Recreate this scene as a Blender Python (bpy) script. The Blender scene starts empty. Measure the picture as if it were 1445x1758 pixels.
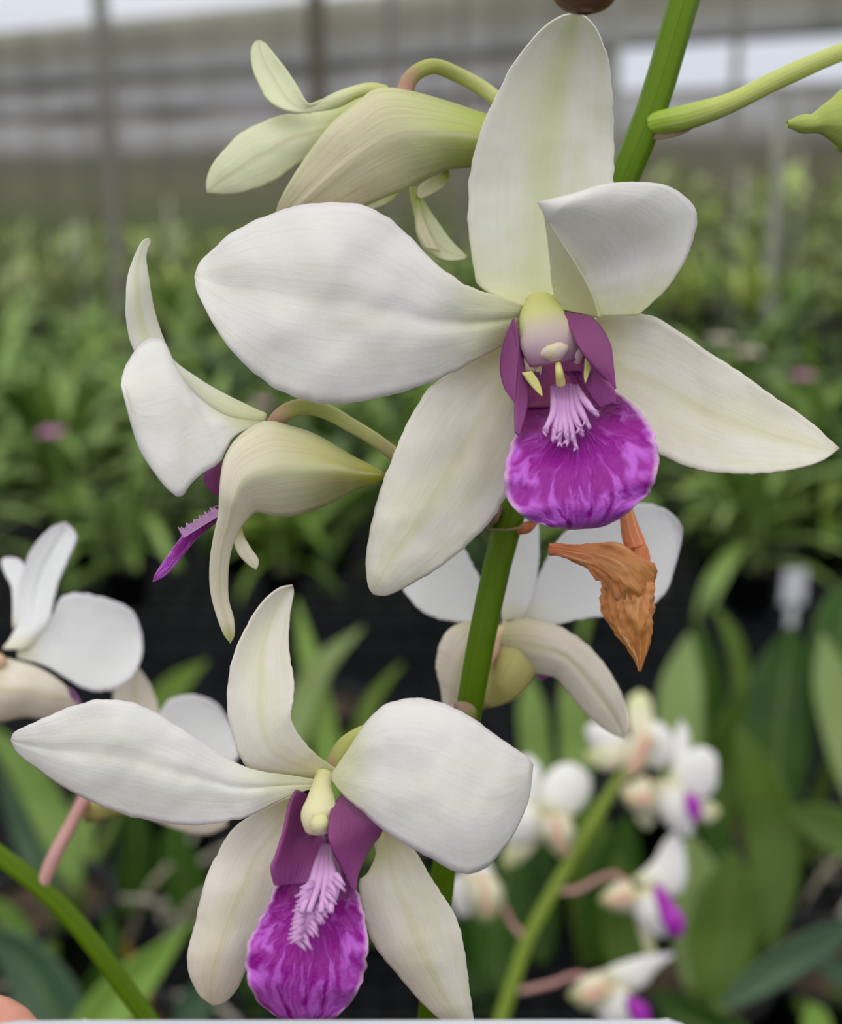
import bpy, math, random
from mathutils import Vector, Matrix, noise
random.seed(7)
SC = bpy.context.scene
COL = SC.collection

# ------------------------------------------------------------------ camera
FPX = 1985.0                      # focal length in pixels of the 1445x1758 frame
PITCH = math.radians(15.2)        # looking slightly down
CAMPOS = Vector((0.0, 0.0, 1.35))
cam_d = bpy.data.cameras.new('camera')
cam = bpy.data.objects.new('camera', cam_d); COL.objects.link(cam)
cam.location = CAMPOS
cam.rotation_euler = (math.pi/2 - PITCH, 0, 0)
cam_d.sensor_fit = 'HORIZONTAL'; cam_d.sensor_width = 36.0
cam_d.lens = FPX/1445.0*36.0
cam_d.clip_start = 0.01; cam_d.clip_end = 200
cam_d.dof.use_dof = True
cam_d.dof.focus_distance = 0.160
cam_d.dof.aperture_fstop = cam_d.lens/3.2      # pupil 3.2 mm wide
SC.camera = cam
RX = Vector((1, 0, 0))
UP = Vector((0, math.sin(PITCH), math.cos(PITCH)))
FW = Vector((0, math.cos(PITCH), -math.sin(PITCH)))
def P(x, y, D):
    """point of the place seen at pixel (x, y), D metres in front of the lens"""
    return CAMPOS + FW*D + RX*((x-722.5)/FPX*D) + UP*(-(y-879.0)/FPX*D)

# ------------------------------------------------------------------ daylight (overcast sky over an open-sided shade house)
SC.view_settings.view_transform = 'Standard'
SC.view_settings.look = 'None'
SC.view_settings.exposure = 0.12
SC.view_settings.gamma = 1.0
SC.view_settings.use_curve_mapping = False
W = bpy.data.worlds.new('sky'); SC.world = W; W.use_nodes = True
nt = W.node_tree; nt.nodes.clear()
o_ = nt.nodes.new('ShaderNodeOutputWorld'); b_ = nt.nodes.new('ShaderNodeBackground')
tc = nt.nodes.new('ShaderNodeTexCoord'); sp = nt.nodes.new('ShaderNodeSeparateXYZ')
rp = nt.nodes.new('ShaderNodeValToRGB')
rp.color_ramp.elements[0].position = 0.0; rp.color_ramp.elements[0].color = (0.58, 0.62, 0.72, 1)
rp.color_ramp.elements[1].position = 0.9; rp.color_ramp.elements[1].color = (1.12, 1.11, 1.06, 1)
_e = rp.color_ramp.elements.new(0.13); _e.color = (0.70, 0.73, 0.80, 1)
_e = rp.color_ramp.elements.new(0.26); _e.color = (1.0, 0.995, 0.98, 1)
nt.links.new(tc.outputs['Generated'], sp.inputs[0]); nt.links.new(sp.outputs['Z'], rp.inputs[0])
nt.links.new(rp.outputs[0], b_.inputs[0]); b_.inputs[1].default_value = 0.93
nt.links.new(b_.outputs[0], o_.inputs[0])
sun_d = bpy.data.lights.new('veiled_sun', 'SUN'); sun = bpy.data.objects.new('veiled_sun', sun_d); COL.objects.link(sun)
sun_d.energy = 0.55; sun_d.angle = math.radians(50); sun_d.color = (1.0, 0.98, 0.94)
sun.rotation_euler = (math.radians(28), math.radians(-14), 0)

# ------------------------------------------------------------------ materials
def lin(c):
    out = []
    for v in c[:3]:
        v = v/255.0
        out.append(v/12.92 if v <= 0.04045 else ((v+0.055)/1.055)**2.4)
    return (out[0], out[1], out[2], 1.0)

class NT:
    def __init__(s, name):
        s.m = bpy.data.materials.new(name); s.m.use_nodes = True
        s.t = s.m.node_tree; s.t.nodes.clear()
        s.out = s.n('ShaderNodeOutputMaterial')
    def n(s, typ, **kw):
        x = s.t.nodes.new(typ)
        for k, v in kw.items(): setattr(x, k, v)
        return x
    def l(s, a, b): s.t.links.new(a, b)
    def val(s, sock, v):
        if isinstance(v, bpy.types.NodeSocket): s.l(v, sock)
        else: sock.default_value = v
    def math(s, op, a, b=0.0, c=0.0, clamp=False):
        x = s.n('ShaderNodeMath', operation=op); x.use_clamp = clamp
        s.val(x.inputs[0], a); s.val(x.inputs[1], b)
        if op in ('MULTIPLY_ADD', 'SMOOTH_MIN', 'SMOOTH_MAX'): s.val(x.inputs[2], c)
        return x.outputs[0]
    def step(s, v, a, b):            # smooth 0..1 between a and b
        x = s.n('ShaderNodeMapRange', interpolation_type='SMOOTHSTEP')
        s.val(x.inputs[0], v); x.inputs[1].default_value = a; x.inputs[2].default_value = b
        return x.outputs[0]
    def mix(s, f, a, b):
        x = s.n('ShaderNodeMix', data_type='RGBA')
        s.val(x.inputs[0], f); s.val(x.inputs[6], a); s.val(x.inputs[7], b)
        return x.outputs[2]
    def noise(s, vec, scale, detail=3.0, rough=0.5, dist=0.0):
        x = s.n('ShaderNodeTexNoise'); s.l(vec, x.inputs['Vector'])
        x.inputs['Scale'].default_value = scale; x.inputs['Detail'].default_value = detail
        x.inputs['Roughness'].default_value = rough; x.inputs['Distortion'].default_value = dist
        return x.outputs[0]
    def uv(s):
        u = s.n('ShaderNodeUVMap'); sp = s.n('ShaderNodeSeparateXYZ'); s.l(u.outputs[0], sp.inputs[0])
        return u.outputs[0], sp.outputs[0], sp.outputs[1]
    def comb(s, x, y, z=0.0):
        c = s.n('ShaderNodeCombineXYZ'); s.val(c.inputs[0], x); s.val(c.inputs[1], y); s.val(c.inputs[2], z)
        return c.outputs[0]
    def finish(s, color, rough=0.5, spec=0.4, transl=0.0, tcol=None, bump=None, bstr=0.2, bdist=0.0005, coat=0.0, metallic=0.0, sss=0.0):
        p = s.n('ShaderNodeBsdfPrincipled')
        s.val(p.inputs['Base Color'], color); s.val(p.inputs['Roughness'], rough)
        p.inputs['Specular IOR Level'].default_value = spec
        p.inputs['Metallic'].default_value = metallic
        p.inputs['Coat Weight'].default_value = coat
        bo = None
        if bump is not None:
            bp = s.n('ShaderNodeBump'); bp.inputs['Strength'].default_value = bstr; bp.inputs['Distance'].default_value = bdist
            s.l(bump, bp.inputs['Height']); bo = bp.outputs[0]; s.l(bo, p.inputs['Normal'])
        if transl > 0:
            t = s.n('ShaderNodeBsdfTranslucent'); s.val(t.inputs[0], tcol if tcol is not None else color)
            if bo is not None: s.l(bo, t.inputs['Normal'])
            mx = s.n('ShaderNodeMixShader'); mx.inputs[0].default_value = transl
            s.l(p.outputs[0], mx.inputs[1]); s.l(t.outputs[0], mx.inputs[2]); s.l(mx.outputs[0], s.out.inputs[0])
        else:
            s.l(p.outputs[0], s.out.inputs[0])
        return s.m

def petal_mat(name, body, base, rng=0.25, vein=(200, 196, 170), vs=0.25, tip=(205, 160, 185), ts=0.35, tr=0.96, rib=None, ribs=0.0, ribw=0.05, edge=None, es=0.0, transl=0.30, blotch=None, bls=0.0):
    k = NT(name); uvv, u, v = k.uv()
    tx = k.n('ShaderNodeTexCoord').outputs['Object']
    big = k.noise(tx, 60.0, 2.0)
    vv = k.math('MULTIPLY_ADD', k.math('SUBTRACT', big, 0.5), 0.12, v)
    c = k.mix(k.step(vv, 0.0, rng), lin(base), lin(body))
    if blotch is not None:
        c = k.mix(k.math('MULTIPLY', k.step(k.noise(k.comb(k.math('MULTIPLY', u, 2.6), k.math('MULTIPLY', v, 1.6), 4.0), 1.6, 2.0), 0.42, 0.66), bls), c, lin(blotch))
    st = k.noise(k.comb(k.math('MULTIPLY', u, 26.0), k.math('MULTIPLY', v, 1.7)), 1.0, 3.0, 0.6, 0.25)
    sm = k.step(st, 0.45, 0.80)
    c = k.mix(k.math('MULTIPLY', sm, vs), c, lin(vein))
    du = k.math('ABSOLUTE', k.math('SUBTRACT', u, 0.5))
    if rib is not None:
        rw = k.math('SUBTRACT', 1.0, k.step(du, 0.0, ribw))
        c = k.mix(k.math('MULTIPLY', rw, ribs), c, lin(rib))
    if edge is not None:
        c = k.mix(k.math('MULTIPLY', k.step(du, 0.455, 0.5), es), c, lin(edge))
    c = k.mix(k.math('MULTIPLY', k.step(v, tr-0.05, tr+0.03), ts), c, lin(tip))
    fine = k.noise(tx, 1900.0, 2.0)
    h = k.math('MULTIPLY_ADD', st, 0.8, k.math('MULTIPLY', fine, 0.55))
    return k.finish(c, 0.38, 0.30, transl, None, h, 0.40, 0.00018)

M = {}
M['white'] = petal_mat('white_petal', (248, 247, 245), (226, 226, 178), 0.30, (222, 219, 204), 0.35, (222, 190, 214), 0.35, edge=(238, 224, 240), es=0.35, blotch=(242, 241, 230), bls=0.5)
M['cream'] = petal_mat('cream_sepal', (244, 240, 231), (232, 230, 178), 0.30, (226, 216, 202), 0.45, (200, 145, 150), 0.55, tr=0.985, rib=(222, 220, 172), ribs=0.35, ribw=0.09, blotch=(236, 234, 204), bls=0.5)
M['dorsal'] = petal_mat('green_tinged_sepal', (246, 245, 238), (238, 238, 190), 0.35, (230, 232, 200), 0.40, (205, 175, 160), 0.4, tr=0.99, rib=(228, 232, 180), ribs=0.5, ribw=0.20, blotch=(236, 239, 208), bls=0.5)
M['greenish'] = petal_mat('greenish_petal', (240, 243, 212), (222, 228, 146), 0.45, (206, 210, 160), 0.45, (205, 150, 130), 0.35, tr=0.97, rib=(214, 206, 160), ribs=0.5, ribw=0.10, edge=(222, 232, 168), es=0.4)
M['flap'] = petal_mat('pale_yellow_flap', (246, 246, 226), (236, 238, 186), 0.6, (236, 236, 206), 0.4)
M['outer'] = petal_mat('outer_sepal_green_spur', (240, 234, 204), (176, 196, 48), 0.62, (188, 166, 134), 0.6, (206, 170, 140), 0.4, tr=0.98, rib=(226, 222, 190), ribs=0.5, ribw=0.07, edge=(226, 232, 170), es=0.6)
M['outer2'] = petal_mat('outer_sepal_pink_veins', (248, 243, 224), (168, 172, 44), 0.55, (206, 164, 152), 0.5, (190, 190, 110), 0.7, tr=0.93, rib=(226, 226, 184), ribs=0.5, ribw=0.10, edge=(232, 234, 200), es=0.5)
M['blurwhite'] = petal_mat('cool_white_petal', (252, 253, 255), (246, 243, 224), 0.22, (232, 230, 232), 0.3, (220, 180, 222), 0.4, edge=(226, 205, 232), es=0.25)
M['blursepal'] = petal_mat('pinkish_sepal', (247, 241, 228), (214, 208, 160), 0.35, (204, 180, 178), 0.6, (196, 190, 150), 0.6, tr=0.95, rib=(222, 220, 170), ribs=0.5, ribw=0.12)
M['mentum'] = petal_mat('yellow_green_spur', (226, 222, 146), (236, 224, 206), 0.35, (176, 150, 110), 0.5, (150, 110, 80), 0.7, tr=0.86)

def lip_mat(name, deep, pale, edge, edw=0.06):
    k = NT(name); uvv, u, v = k.uv()
    tx = k.n('ShaderNodeTexCoord').outputs['Object']
    du = k.math('SUBTRACT', u, 0.5); dv = k.math('SUBTRACT', v, 0.30)
    th = k.math('ARCTAN2', du, dv)
    rr_ = k.math('SQRT', k.math('ADD', k.math('MULTIPLY', du, du), k.math('MULTIPLY', dv, dv)))
    st = k.noise(k.comb(k.math('MULTIPLY', th, 5.6), k.math('MULTIPLY', rr_, 6.0), 2.0), 1.0, 2.0, 0.5, 0.6)
    adu = k.math('ABSOLUTE', du)
    s2 = k.math('ADD', st, k.math('MULTIPLY', k.step(rr_, 0.12, 0.55), 0.20))
    c = k.mix(k.step(s2, 0.53, 0.80), lin(deep), lin(pale))
    c = k.mix(k.math('MULTIPLY', k.math('SUBTRACT', 1.0, k.step(v, 0.16, 0.46)), 0.92), c, lin((116, 24, 98)))
    c = k.mix(k.math('MULTIPLY', k.step(adu, 0.5-edw, 0.498), 0.75), c, lin(edge))
    c = k.mix(k.math('MULTIPLY', k.step(v, 0.965, 0.998), 0.7), c, lin(edge))
    h = k.math('ADD', st, k.math('MULTIPLY', k.noise(tx, 2500.0, 2.0), 0.15))
    return k.finish(c, 0.40, 0.35, 0.12, None, h, 0.9, 0.0008)
M['lip'] = lip_mat('purple_lip', (152, 4, 150), (200, 98, 220), (232, 190, 232), 0.05)

def plain(name, a, b, scale=300.0, rough=0.5, spec=0.4, transl=0.0, bstr=0.3, bdist=0.0003, coat=0.0, bscale=None):
    k = NT(name); tx = k.n('ShaderNodeTexCoord').outputs['Object']
    n1 = k.noise(tx, scale, 3.0)
    c = k.mix(k.step(n1, 0.35, 0.68), lin(a), lin(b))
    return k.finish(c, rough, spec, transl, None, k.noise(tx, bscale or scale*4, 3.0), bstr, bdist, coat)
def grad(name, stops, scale=8.0, rough=0.5, transl=0.1, var=0.12, spec=0.4, vein=None, vs=0.0):
    """colour by the length-wise texture coordinate"""
    k = NT(name); uvv, u, v = k.uv(); tx = k.n('ShaderNodeTexCoord').outputs['Object']
    r = k.n('ShaderNodeValToRGB'); e = r.color_ramp.elements
    while len(e) < len(stops): e.new(0.5)
    for i, (p, c) in enumerate(stops): e[i].position = p; e[i].color = lin(c)
    nn = k.noise(tx, 350.0, 3.0)
    k.l(k.math('MULTIPLY_ADD', k.math('SUBTRACT', nn, 0.5), var, v), r.inputs[0])
    c = r.outputs[0]
    st = k.noise(k.comb(k.math('MULTIPLY', u, 24.0), k.math('MULTIPLY', v, 1.5)), 1.0, 3.0, 0.6, 0.3)
    if vein is not None:
        c = k.mix(k.math('MULTIPLY', k.step(st, 0.5, 0.7), vs), c, lin(vein))
    return k.finish(c, rough, spec, transl, None, st, 0.4, 0.0003)
M['sidelobe'] = grad('muted_purple_side_lobe', [(0, (132, 66, 118)), (0.6, (140, 62, 124)), (1, (160, 80, 150))], vein=(120, 52, 106), vs=0.5)
M['throat'] = plain('maroon_throat', (120, 30, 92), (134, 40, 96), 250)
M['crest'] = grad('pale_lilac_crest', [(0, (168, 104, 166)), (0.4, (210, 160, 214)), (1, (232, 184, 234))], vein=(196, 116, 208), vs=0.6)
M['column'] = grad('yellow_green_column', [(0, (200, 202, 112)), (0.40, (206, 208, 138)), (0.60, (202, 192, 168)), (0.82, (190, 162, 172)), (1, (160, 100, 140))])
M['column2'] = grad('cream_column', [(0, (226, 222, 160)), (0.6, (230, 226, 180)), (1, (232, 224, 188))])
M['cap'] = plain('cream_anther_cap', (214, 204, 160), (214, 190, 192), 500)
M['tooth'] = plain('yellow_tooth', (222, 220, 140), (206, 200, 120), 300)
M['pedicel'] = grad('pinkish_green_pedicel', [(0, (188, 130, 128)), (0.12, (172, 176, 92)), (0.42, (206, 206, 140)), (0.7, (214, 178, 160)), (1, (206, 150, 152))], vein=(160, 178, 66), vs=0.5)
M['pedicel_green'] = grad('yellow_green_pedicel', [(0, (150, 186, 40)), (0.2, (196, 208, 110)), (1, (206, 214, 128))], vein=(216, 212, 160), vs=0.5)
M['pedicel_pink'] = grad('pink_pedicel', [(0, (200, 142, 144)), (1, (212, 164, 160))], vein=(186, 190, 130), vs=0.4)
M['stem'] = grad('green_flower_stem', [(0, (64, 86, 0)), (0.55, (66, 88, 0)), (0.78, (84, 116, 2)), (1, (98, 132, 6))], vein=(50, 72, 0), vs=0.5, rough=0.5, spec=0.2)
M['stem_far'] = grad('light_green_stem', [(0, (120, 150, 40)), (1, (142, 164, 62))], vein=(104, 136, 30), vs=0.4)
M['bract'] = plain('brown_bract', (120, 92, 78), (142, 120, 92), 500)
M['node'] = plain('pinkish_node', (140, 106, 96), (118, 122, 60), 400)
M['orangestub'] = plain('orange_stub', (206, 122, 74), (170, 96, 60), 500)
M['wither'] = grad('withered_orange', [(0, (232, 132, 90)), (0.3, (228, 146, 92)), (0.7, (206, 140, 76)), (1, (180, 104, 40))], vein=(240, 194, 140), vs=0.8, rough=0.55, var=0.3)
M['bud'] = grad('green_brown_bud', [(0, (104, 62, 44)), (0.15, (120, 88, 58)), (0.3, (150, 140, 88)), (1, (170, 156, 100))])
M['mentum_green'] = grad('green_spur', [(0, (180, 196, 96)), (0.5, (192, 206, 108)), (1, (206, 212, 140))])
M['lipblur'] = plain('bright_purple_lip', (150, 20, 160), (186, 60, 196), 120)
M['fblur'] = grad('white_blossom', [(0, (224, 222, 170)), (0.25, (244, 243, 238)), (1, (246, 245, 248))], vein=(238, 214, 226), vs=0.5)
M['fblurgreen'] = grad('yellowish_blossom_sepal', [(0, (236, 226, 196)), (0.4, (236, 234, 206)), (1, (206, 216, 140))], vein=(228, 190, 180), vs=0.6)
M['pinkheart'] = plain('pink_heart', (222, 160, 150), (226, 206, 160), 160)

def leaf_mat(name, a, b, rib=(150, 170, 100), rough=0.42, transl=0.18, ribs=0.3, spec=0.5):
    k = NT(name); uvv, u, v = k.uv(); tx = k.n('ShaderNodeTexCoord').outputs['Object']
    oi = k.n('ShaderNodeObjectInfo').outputs['Random']
    n1 = k.noise(tx, 14.0, 3.0)
    c = k.mix(k.math('ADD', k.math('MULTIPLY', k.step(n1, 0.3, 0.7), 0.45), k.math('MULTIPLY', oi, 0.55)), lin(a), lin(b))
    du = k.math('ABSOLUTE', k.math('SUBTRACT', u, 0.5))
    c = k.mix(k.math('MULTIPLY', k.math('SUBTRACT', 1.0, k.step(du, 0.0, 0.07)), ribs), c, lin(rib))
    st = k.noise(k.comb(k.math('MULTIPLY', u, 20.0), k.math('MULTIPLY', v, 1.5)), 1.0, 2.0)
    return k.finish(c, rough, spec, transl, None, st, 0.3, 0.001)
M['leaf'] = leaf_mat('green_strap_leaf', (62, 106, 12), (136, 164, 62))
M['leafdark'] = leaf_mat('dark_green_leaf', (30, 66, 8), (66, 104, 20))
M['leafbright'] = leaf_mat('bright_green_leaf', (132, 170, 70), (150, 186, 88), rib=(190, 210, 130))
M['leafgrey'] = leaf_mat('grey_green_leaf', (62, 92, 66), (96, 124, 92))
M['leafoval'] = leaf_mat('olive_green_leaf', (62, 92, 18), (110, 140, 56), ribs=0.15)
M['leafpale'] = leaf_mat('pale_green_leaf', (136, 162, 92), (156, 178, 112), ribs=0.1)
M['leafmid'] = leaf_mat('mid_green_leaf', (84, 126, 30), (158, 186, 104))
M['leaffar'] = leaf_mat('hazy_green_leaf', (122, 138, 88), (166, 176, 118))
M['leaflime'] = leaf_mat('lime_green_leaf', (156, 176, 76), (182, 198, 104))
M['cane'] = plain('pale_cane', (150, 146, 120), (112, 108, 88), 60)
M['root'] = plain('grey_white_root', (176, 172, 158), (130, 124, 110), 80)
M['yellowleaf'] = leaf_mat('yellowed_leaf', (176, 140, 40), (160, 130, 60))
M['pot'] = plain('black_plastic_pot', (10, 11, 14), (18, 20, 24), 40, 0.55, 0.25)
M['bark'] = plain('dark_bark_mix', (52, 42, 34), (92, 78, 62), 120, 0.9, 0.2, bstr=0.8, bdist=0.004)
M['bench'] = plain('black_bench_mesh', (8, 10, 15), (20, 24, 32), 30, 0.6, 0.25)
M['pinkflower'] = plain('pink_bloom', (206, 120, 176), (222, 160, 204), 60, transl=0.2)
M['paleflower'] = plain('pale_pink_bloom', (226, 206, 206), (214, 208, 180), 60, transl=0.2)
M['tag'] = plain('white_plastic_tag', (216, 218, 228), (224, 226, 232), 30, 0.4)
M['card'] = plain('white_card', (232, 232, 240), (238, 238, 244), 60, 0.45, bstr=0.05)
M['skin'] = plain('pink_skin', (224, 160, 140), (208, 138, 118), 160, 0.45, bstr=0.5, bdist=0.0003)
M['nail'] = plain('pink_nail', (232, 184, 172), (236, 196, 184), 100, 0.25)
M['gravel'] = plain('dark_gravel', (14, 15, 17), (34, 35, 36), 40, 0.9, 0.2, bstr=0.8, bdist=0.01)
M['postdark'] = plain('weathered_dark_post', (86, 78, 64), (98, 88, 74), 4, 0.7)
M['postpale'] = plain('pale_galvanised_post', (150, 150, 142), (158, 158, 150), 4, 0.6)
M['postmid'] = plain('grey_brown_post', (124, 121, 112), (132, 129, 120), 4, 0.6)
M['string'] = plain('pale_string', (170, 172, 158), (186, 186, 172), 10, 0.7)
M['soilbench'] = plain('grey_pipe', (70, 74, 78), (90, 94, 98), 6, 0.5)

# ------------------------------------------------------------------ mesh helpers
WORLD = {}
CUP = 0.58
def interp(lst, t):
    if not isinstance(lst, (list, tuple)): return lst
    if len(lst) == 1: return lst[0]
    x = max(0.0, min(1.0, t))*(len(lst)-1); i = min(int(x), len(lst)-2); f = x-i
    p0 = lst[max(i-1, 0)]; p1 = lst[i]; p2 = lst[i+1]; p3 = lst[min(i+2, len(lst)-1)]
    m1 = (p2-p0)/2; m2 = (p3-p1)/2
    return (2*f**3-3*f*f+1)*p1 + (f**3-2*f*f+f)*m1 + (-2*f**3+3*f*f)*p2 + (f**3-f*f)*m2
def knots(pts):
    k = [0.0]
    for a, b in zip(pts[:-1], pts[1:]): k.append(k[-1]+max(1e-9, math.dist(a, b)))
    return [x/k[-1] for x in k]
def spline(pts, ks, t):
    t = max(0.0, min(1.0, t)); i = 0
    while i < len(ks)-2 and t > ks[i+1]: i += 1
    h = ks[i+1]-ks[i]; f = (t-ks[i])/h
    out = []
    for c in range(len(pts[0])):
        p1 = pts[i][c]; p2 = pts[i+1][c]
        m1 = (p2-pts[i-1][c])/(ks[i+1]-ks[i-1])*h if i > 0 else (p2-p1)
        m2 = (pts[i+2][c]-p1)/(ks[i+2]-ks[i])*h if i+2 < len(pts) else (p2-p1)
        out.append((2*f**3-3*f*f+1)*p1 + (f**3-2*f*f+f)*m1 + (-2*f**3+3*f*f)*p2 + (f**3-f*f)*m2)
    return out

class MB:
    def __init__(s): s.v = []; s.f = []; s.uv = []; s.mi = []; s.mats = []
    def mat(s, m):
        if m not in s.mats: s.mats.append(m)
        return s.mats.index(m)
    def grid(s, rows, m, closed=False, v0=0.0, v1=1.0):
        b = len(s.v); nr = len(rows); nc = len(rows[0]); k = s.mat(m)
        for r in rows: s.v += r
        for i in range(nr-1):
            for j in range(nc if closed else nc-1):
                j2 = (j+1) % nc
                s.f.append((b+i*nc+j, b+i*nc+j2, b+(i+1)*nc+j2, b+(i+1)*nc+j))
                n = nc if closed else nc-1
                ua = j/n; ub = (j+1)/n; va = v0+(v1-v0)*i/(nr-1); vb = v0+(v1-v0)*(i+1)/(nr-1)
                s.uv.append(((ua, va), (ub, va), (ub, vb), (ua, vb))); s.mi.append(k)
        return b
    def cap(s, b, n, m, v):
        k = s.mat(m); s.f.append(tuple(range(b, b+n))); s.uv.append(tuple((0.5, v) for _ in range(n))); s.mi.append(k)
    def patch(s, m, D, L, R, d=0.0, cup=0.0, tilt=0.0, rib=0.0, nu=14, nv=34, rough=0.0, seed=0, wave=0.0, wn=5, edge_px=0.0, fold=0.0):
        """a curved sheet between two edges, L and R running base -> tip; depths in mm behind D (metres)"""
        same = len(L) == len(R)
        if same:
            kl = knots(L); kr = knots(R); kk = [(a+b)/2 for a, b in zip(kl, kr)]; kl = kr = kk
        else: kl = knots(L); kr = knots(R)
        rows = []
        for i in range(nv+1):
            t = i/nv; t = t if t < 0.7 else 0.7+0.3*(1-max(0.0, 1-(t-0.7)/0.3)**1.35)
            a = spline(L, kl, t); b = spline(R, kr, t)
            if edge_px:
                na = noise.noise(Vector((t*34, seed, 1.3)))*edge_px; nb = noise.noise(Vector((t*34, seed, 7.1)))*edge_px
                w = math.hypot(b[0]-a[0], b[1]-a[1]) or 1.0; ux, uy = (b[0]-a[0])/w, (b[1]-a[1])/w
                na *= min(1.0, w/130); nb *= min(1.0, w/130)
                if w > 12: a = (a[0]+ux*na, a[1]+uy*na); b = (b[0]+ux*nb, b[1]+uy*nb)
            w = math.hypot(b[0]-a[0], b[1]-a[1])
            row = []
            for j in range(nu+1):
                q = j/nu; x = a[0]*(1-q)+b[0]*q; y = a[1]*(1-q)+b[1]*q; z = 2*q-1
                wf = min(1.0, w/70.0)
                dep = interp(d, t) + CUP*interp(cup, t)*(1-z*z)*wf + interp(tilt, t)*z*wf + interp(rib, t)*math.exp(-(z/0.14)**2)*wf + interp(fold, t)*(1-abs(z))*wf
                if rough: dep += wf*(0.42*rough*noise.noise(Vector((x/80.0, y/80.0, seed*3.7))) + 0.10*rough*noise.noise(Vector((x/26.0, y/26.0, seed*1.7))))
                if wave: dep += wave*wf*(abs(z)**3)*math.sin(t*math.pi*2*wn + (1.7 if z > 0 else 0) + seed)
                row.append(P(x, y, D+dep/1000.0))
            rows.append(row)
        s.grid(rows, m)
        return s
    def tube(s, m, pts, rad, n=12, seg=None, flat=None, rough=0.0, seed=0, caps=True, v0=0.0, v1=1.0, nfreq=0.0, ridge=0.0):
        """round stem through world points; rad list in metres; flat = thickness ratio along the view axis"""
        pts = [tuple(p) for p in pts]; ks = knots(pts); seg = seg or max(8, len(pts)*5)
        C = []; 
        for i in range(seg+1):
            C.append(Vector(spline(pts, ks, i/seg)))
        rows = []; nrm = None
        for i, c in enumerate(C):
            tg = (C[min(i+1, seg)]-C[max(i-1, 0)]).normalized()
            if nrm is None: nrm = tg.cross(FW); nrm = nrm if nrm.length > 1e-4 else tg.cross(UP); nrm.normalize()
            nrm = (nrm - tg*nrm.dot(tg)).normalized(); bn = tg.cross(nrm)
            r = interp(rad, i/seg); fl = interp(flat, i/seg) if flat is not None else 1.0
            row = []
            for j in range(n):
                a = 2*math.pi*j/n; k = 1.0
                if rough:
                    k += rough*noise.noise(Vector((math.cos(a)*(nfreq or 1.6), math.sin(a)*(nfreq or 1.6), i/seg*4+seed)))
                if ridge:
                    q_ = Vector((math.cos(a)*3.6, math.sin(a)*3.6, i/seg*5+seed*2)); q2 = Vector((math.cos(a)*7, math.sin(a)*7, i/seg*14+seed))
                    k += ridge*(1-4*abs(noise.noise(q_))) + ridge*0.4*(1-4*abs(noise.noise(q2)))
                row.append(c + nrm*(math.cos(a)*r*k) + bn*(math.sin(a)*r*k*fl))
            rows.append(row)
        b = s.grid(rows, m, closed=True, v0=v0, v1=v1)
        if caps:
            s.cap(b, n, m, v0); s.cap(b+seg*n, n, m, v1)
        return s
    def pxtube(s, m, D, pts, rad, **kw):
        """stem from (x, y, mm behind D) with radii in pixels"""
        D0 = D
        w = [P(p[0], p[1], D0+(p[2] if len(p) > 2 else 0)/1000.0) for p in pts]
        sc = D0/FPX
        rad = [r*sc for r in rad] if isinstance(rad, (list, tuple)) else rad*sc
        return s.tube(m, w, rad, **kw)
    def box(s, m, c, sz, rot=None):
        b = len(s.v); k = s.mat(m)
        for z in (-1, 1):
            for y in (-1, 1):
                for x in (-1, 1):
                    p = Vector((x*sz[0]/2, y*sz[1]/2, z*sz[2]/2))
                    if rot is not None: p = rot @ p
                    s.v.append(Vector(c)+p)
        for f in ((0, 2, 3, 1), (4, 5, 7, 6), (0, 1, 5, 4), (2, 6, 7, 3), (0, 4, 6, 2), (1, 3, 7, 5)):
            s.f.append(tuple(b+i for i in f)); s.uv.append(((0, 0), (1, 0), (1, 1), (0, 1))); s.mi.append(k)
        return s
    def lathe(s, m, c, prof, n=20):
        c = Vector(c); rows = []
        for r, z in prof:
            rows.append([c+Vector((r*math.cos(2*math.pi*j/n), r*math.sin(2*math.pi*j/n), z)) for j in range(n)])
        s.grid(rows, m, closed=True)
        return s
    def build(s, name, parent=None, thick=0.0, smooth=True, origin=None, label=None, sub=0):
        me = bpy.data.meshes.new(name)
        if origin is None:
            lo = Vector([min(v[i] for v in s.v) for i in range(3)]); hi = Vector([max(v[i] for v in s.v) for i in range(3)])
            origin = (lo+hi)/2
            if parent is None: origin = Vector((origin.x, origin.y, lo.z))
        origin = Vector(origin)
        me.from_pydata([tuple(Vector(v)-origin) for v in s.v], [], s.f)
        for m in s.mats: me.materials.append(m)
        ul = me.uv_layers.new(name='UVMap')
        data = []
        for q in s.uv:
            for c in q: data += [c[0], c[1]]
        ul.data.foreach_set('uv', data)
        me.polygons.foreach_set('material_index', s.mi)
        me.polygons.foreach_set('use_smooth', [smooth]*len(s.f))
        me.update()
        ob = bpy.data.objects.new(name, me); COL.objects.link(ob)
        po = WORLD.get(parent.name, Vector((0, 0, 0))) if parent else Vector((0, 0, 0))
        ob.location = origin-po; WORLD[ob.name] = origin
        if parent: ob.parent = parent
        if thick:
            md = ob.modifiers.new('thickness', 'SOLIDIFY'); md.thickness = thick; md.offset = 0
        if sub:
            md = ob.modifiers.new('smooth', 'SUBSURF'); md.levels = sub; md.render_levels = sub
        if label: ob['label'] = label
        return ob

def thing(name, loc, label, cat, group=None):
    o = bpy.data.objects.new(name, None); COL.objects.link(o); o.location = loc; o.empty_display_size = 0.02
    o['label'] = label; o['category'] = cat
    if group: o['group'] = group
    WORLD[o.name] = Vector(loc)
    return o
def tag(o, label, cat, group=None, kind=None):
    if label: o['label'] = label
    if cat: o['category'] = cat
    if group: o['group'] = group
    if kind: o['kind'] = kind
    return o

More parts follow.
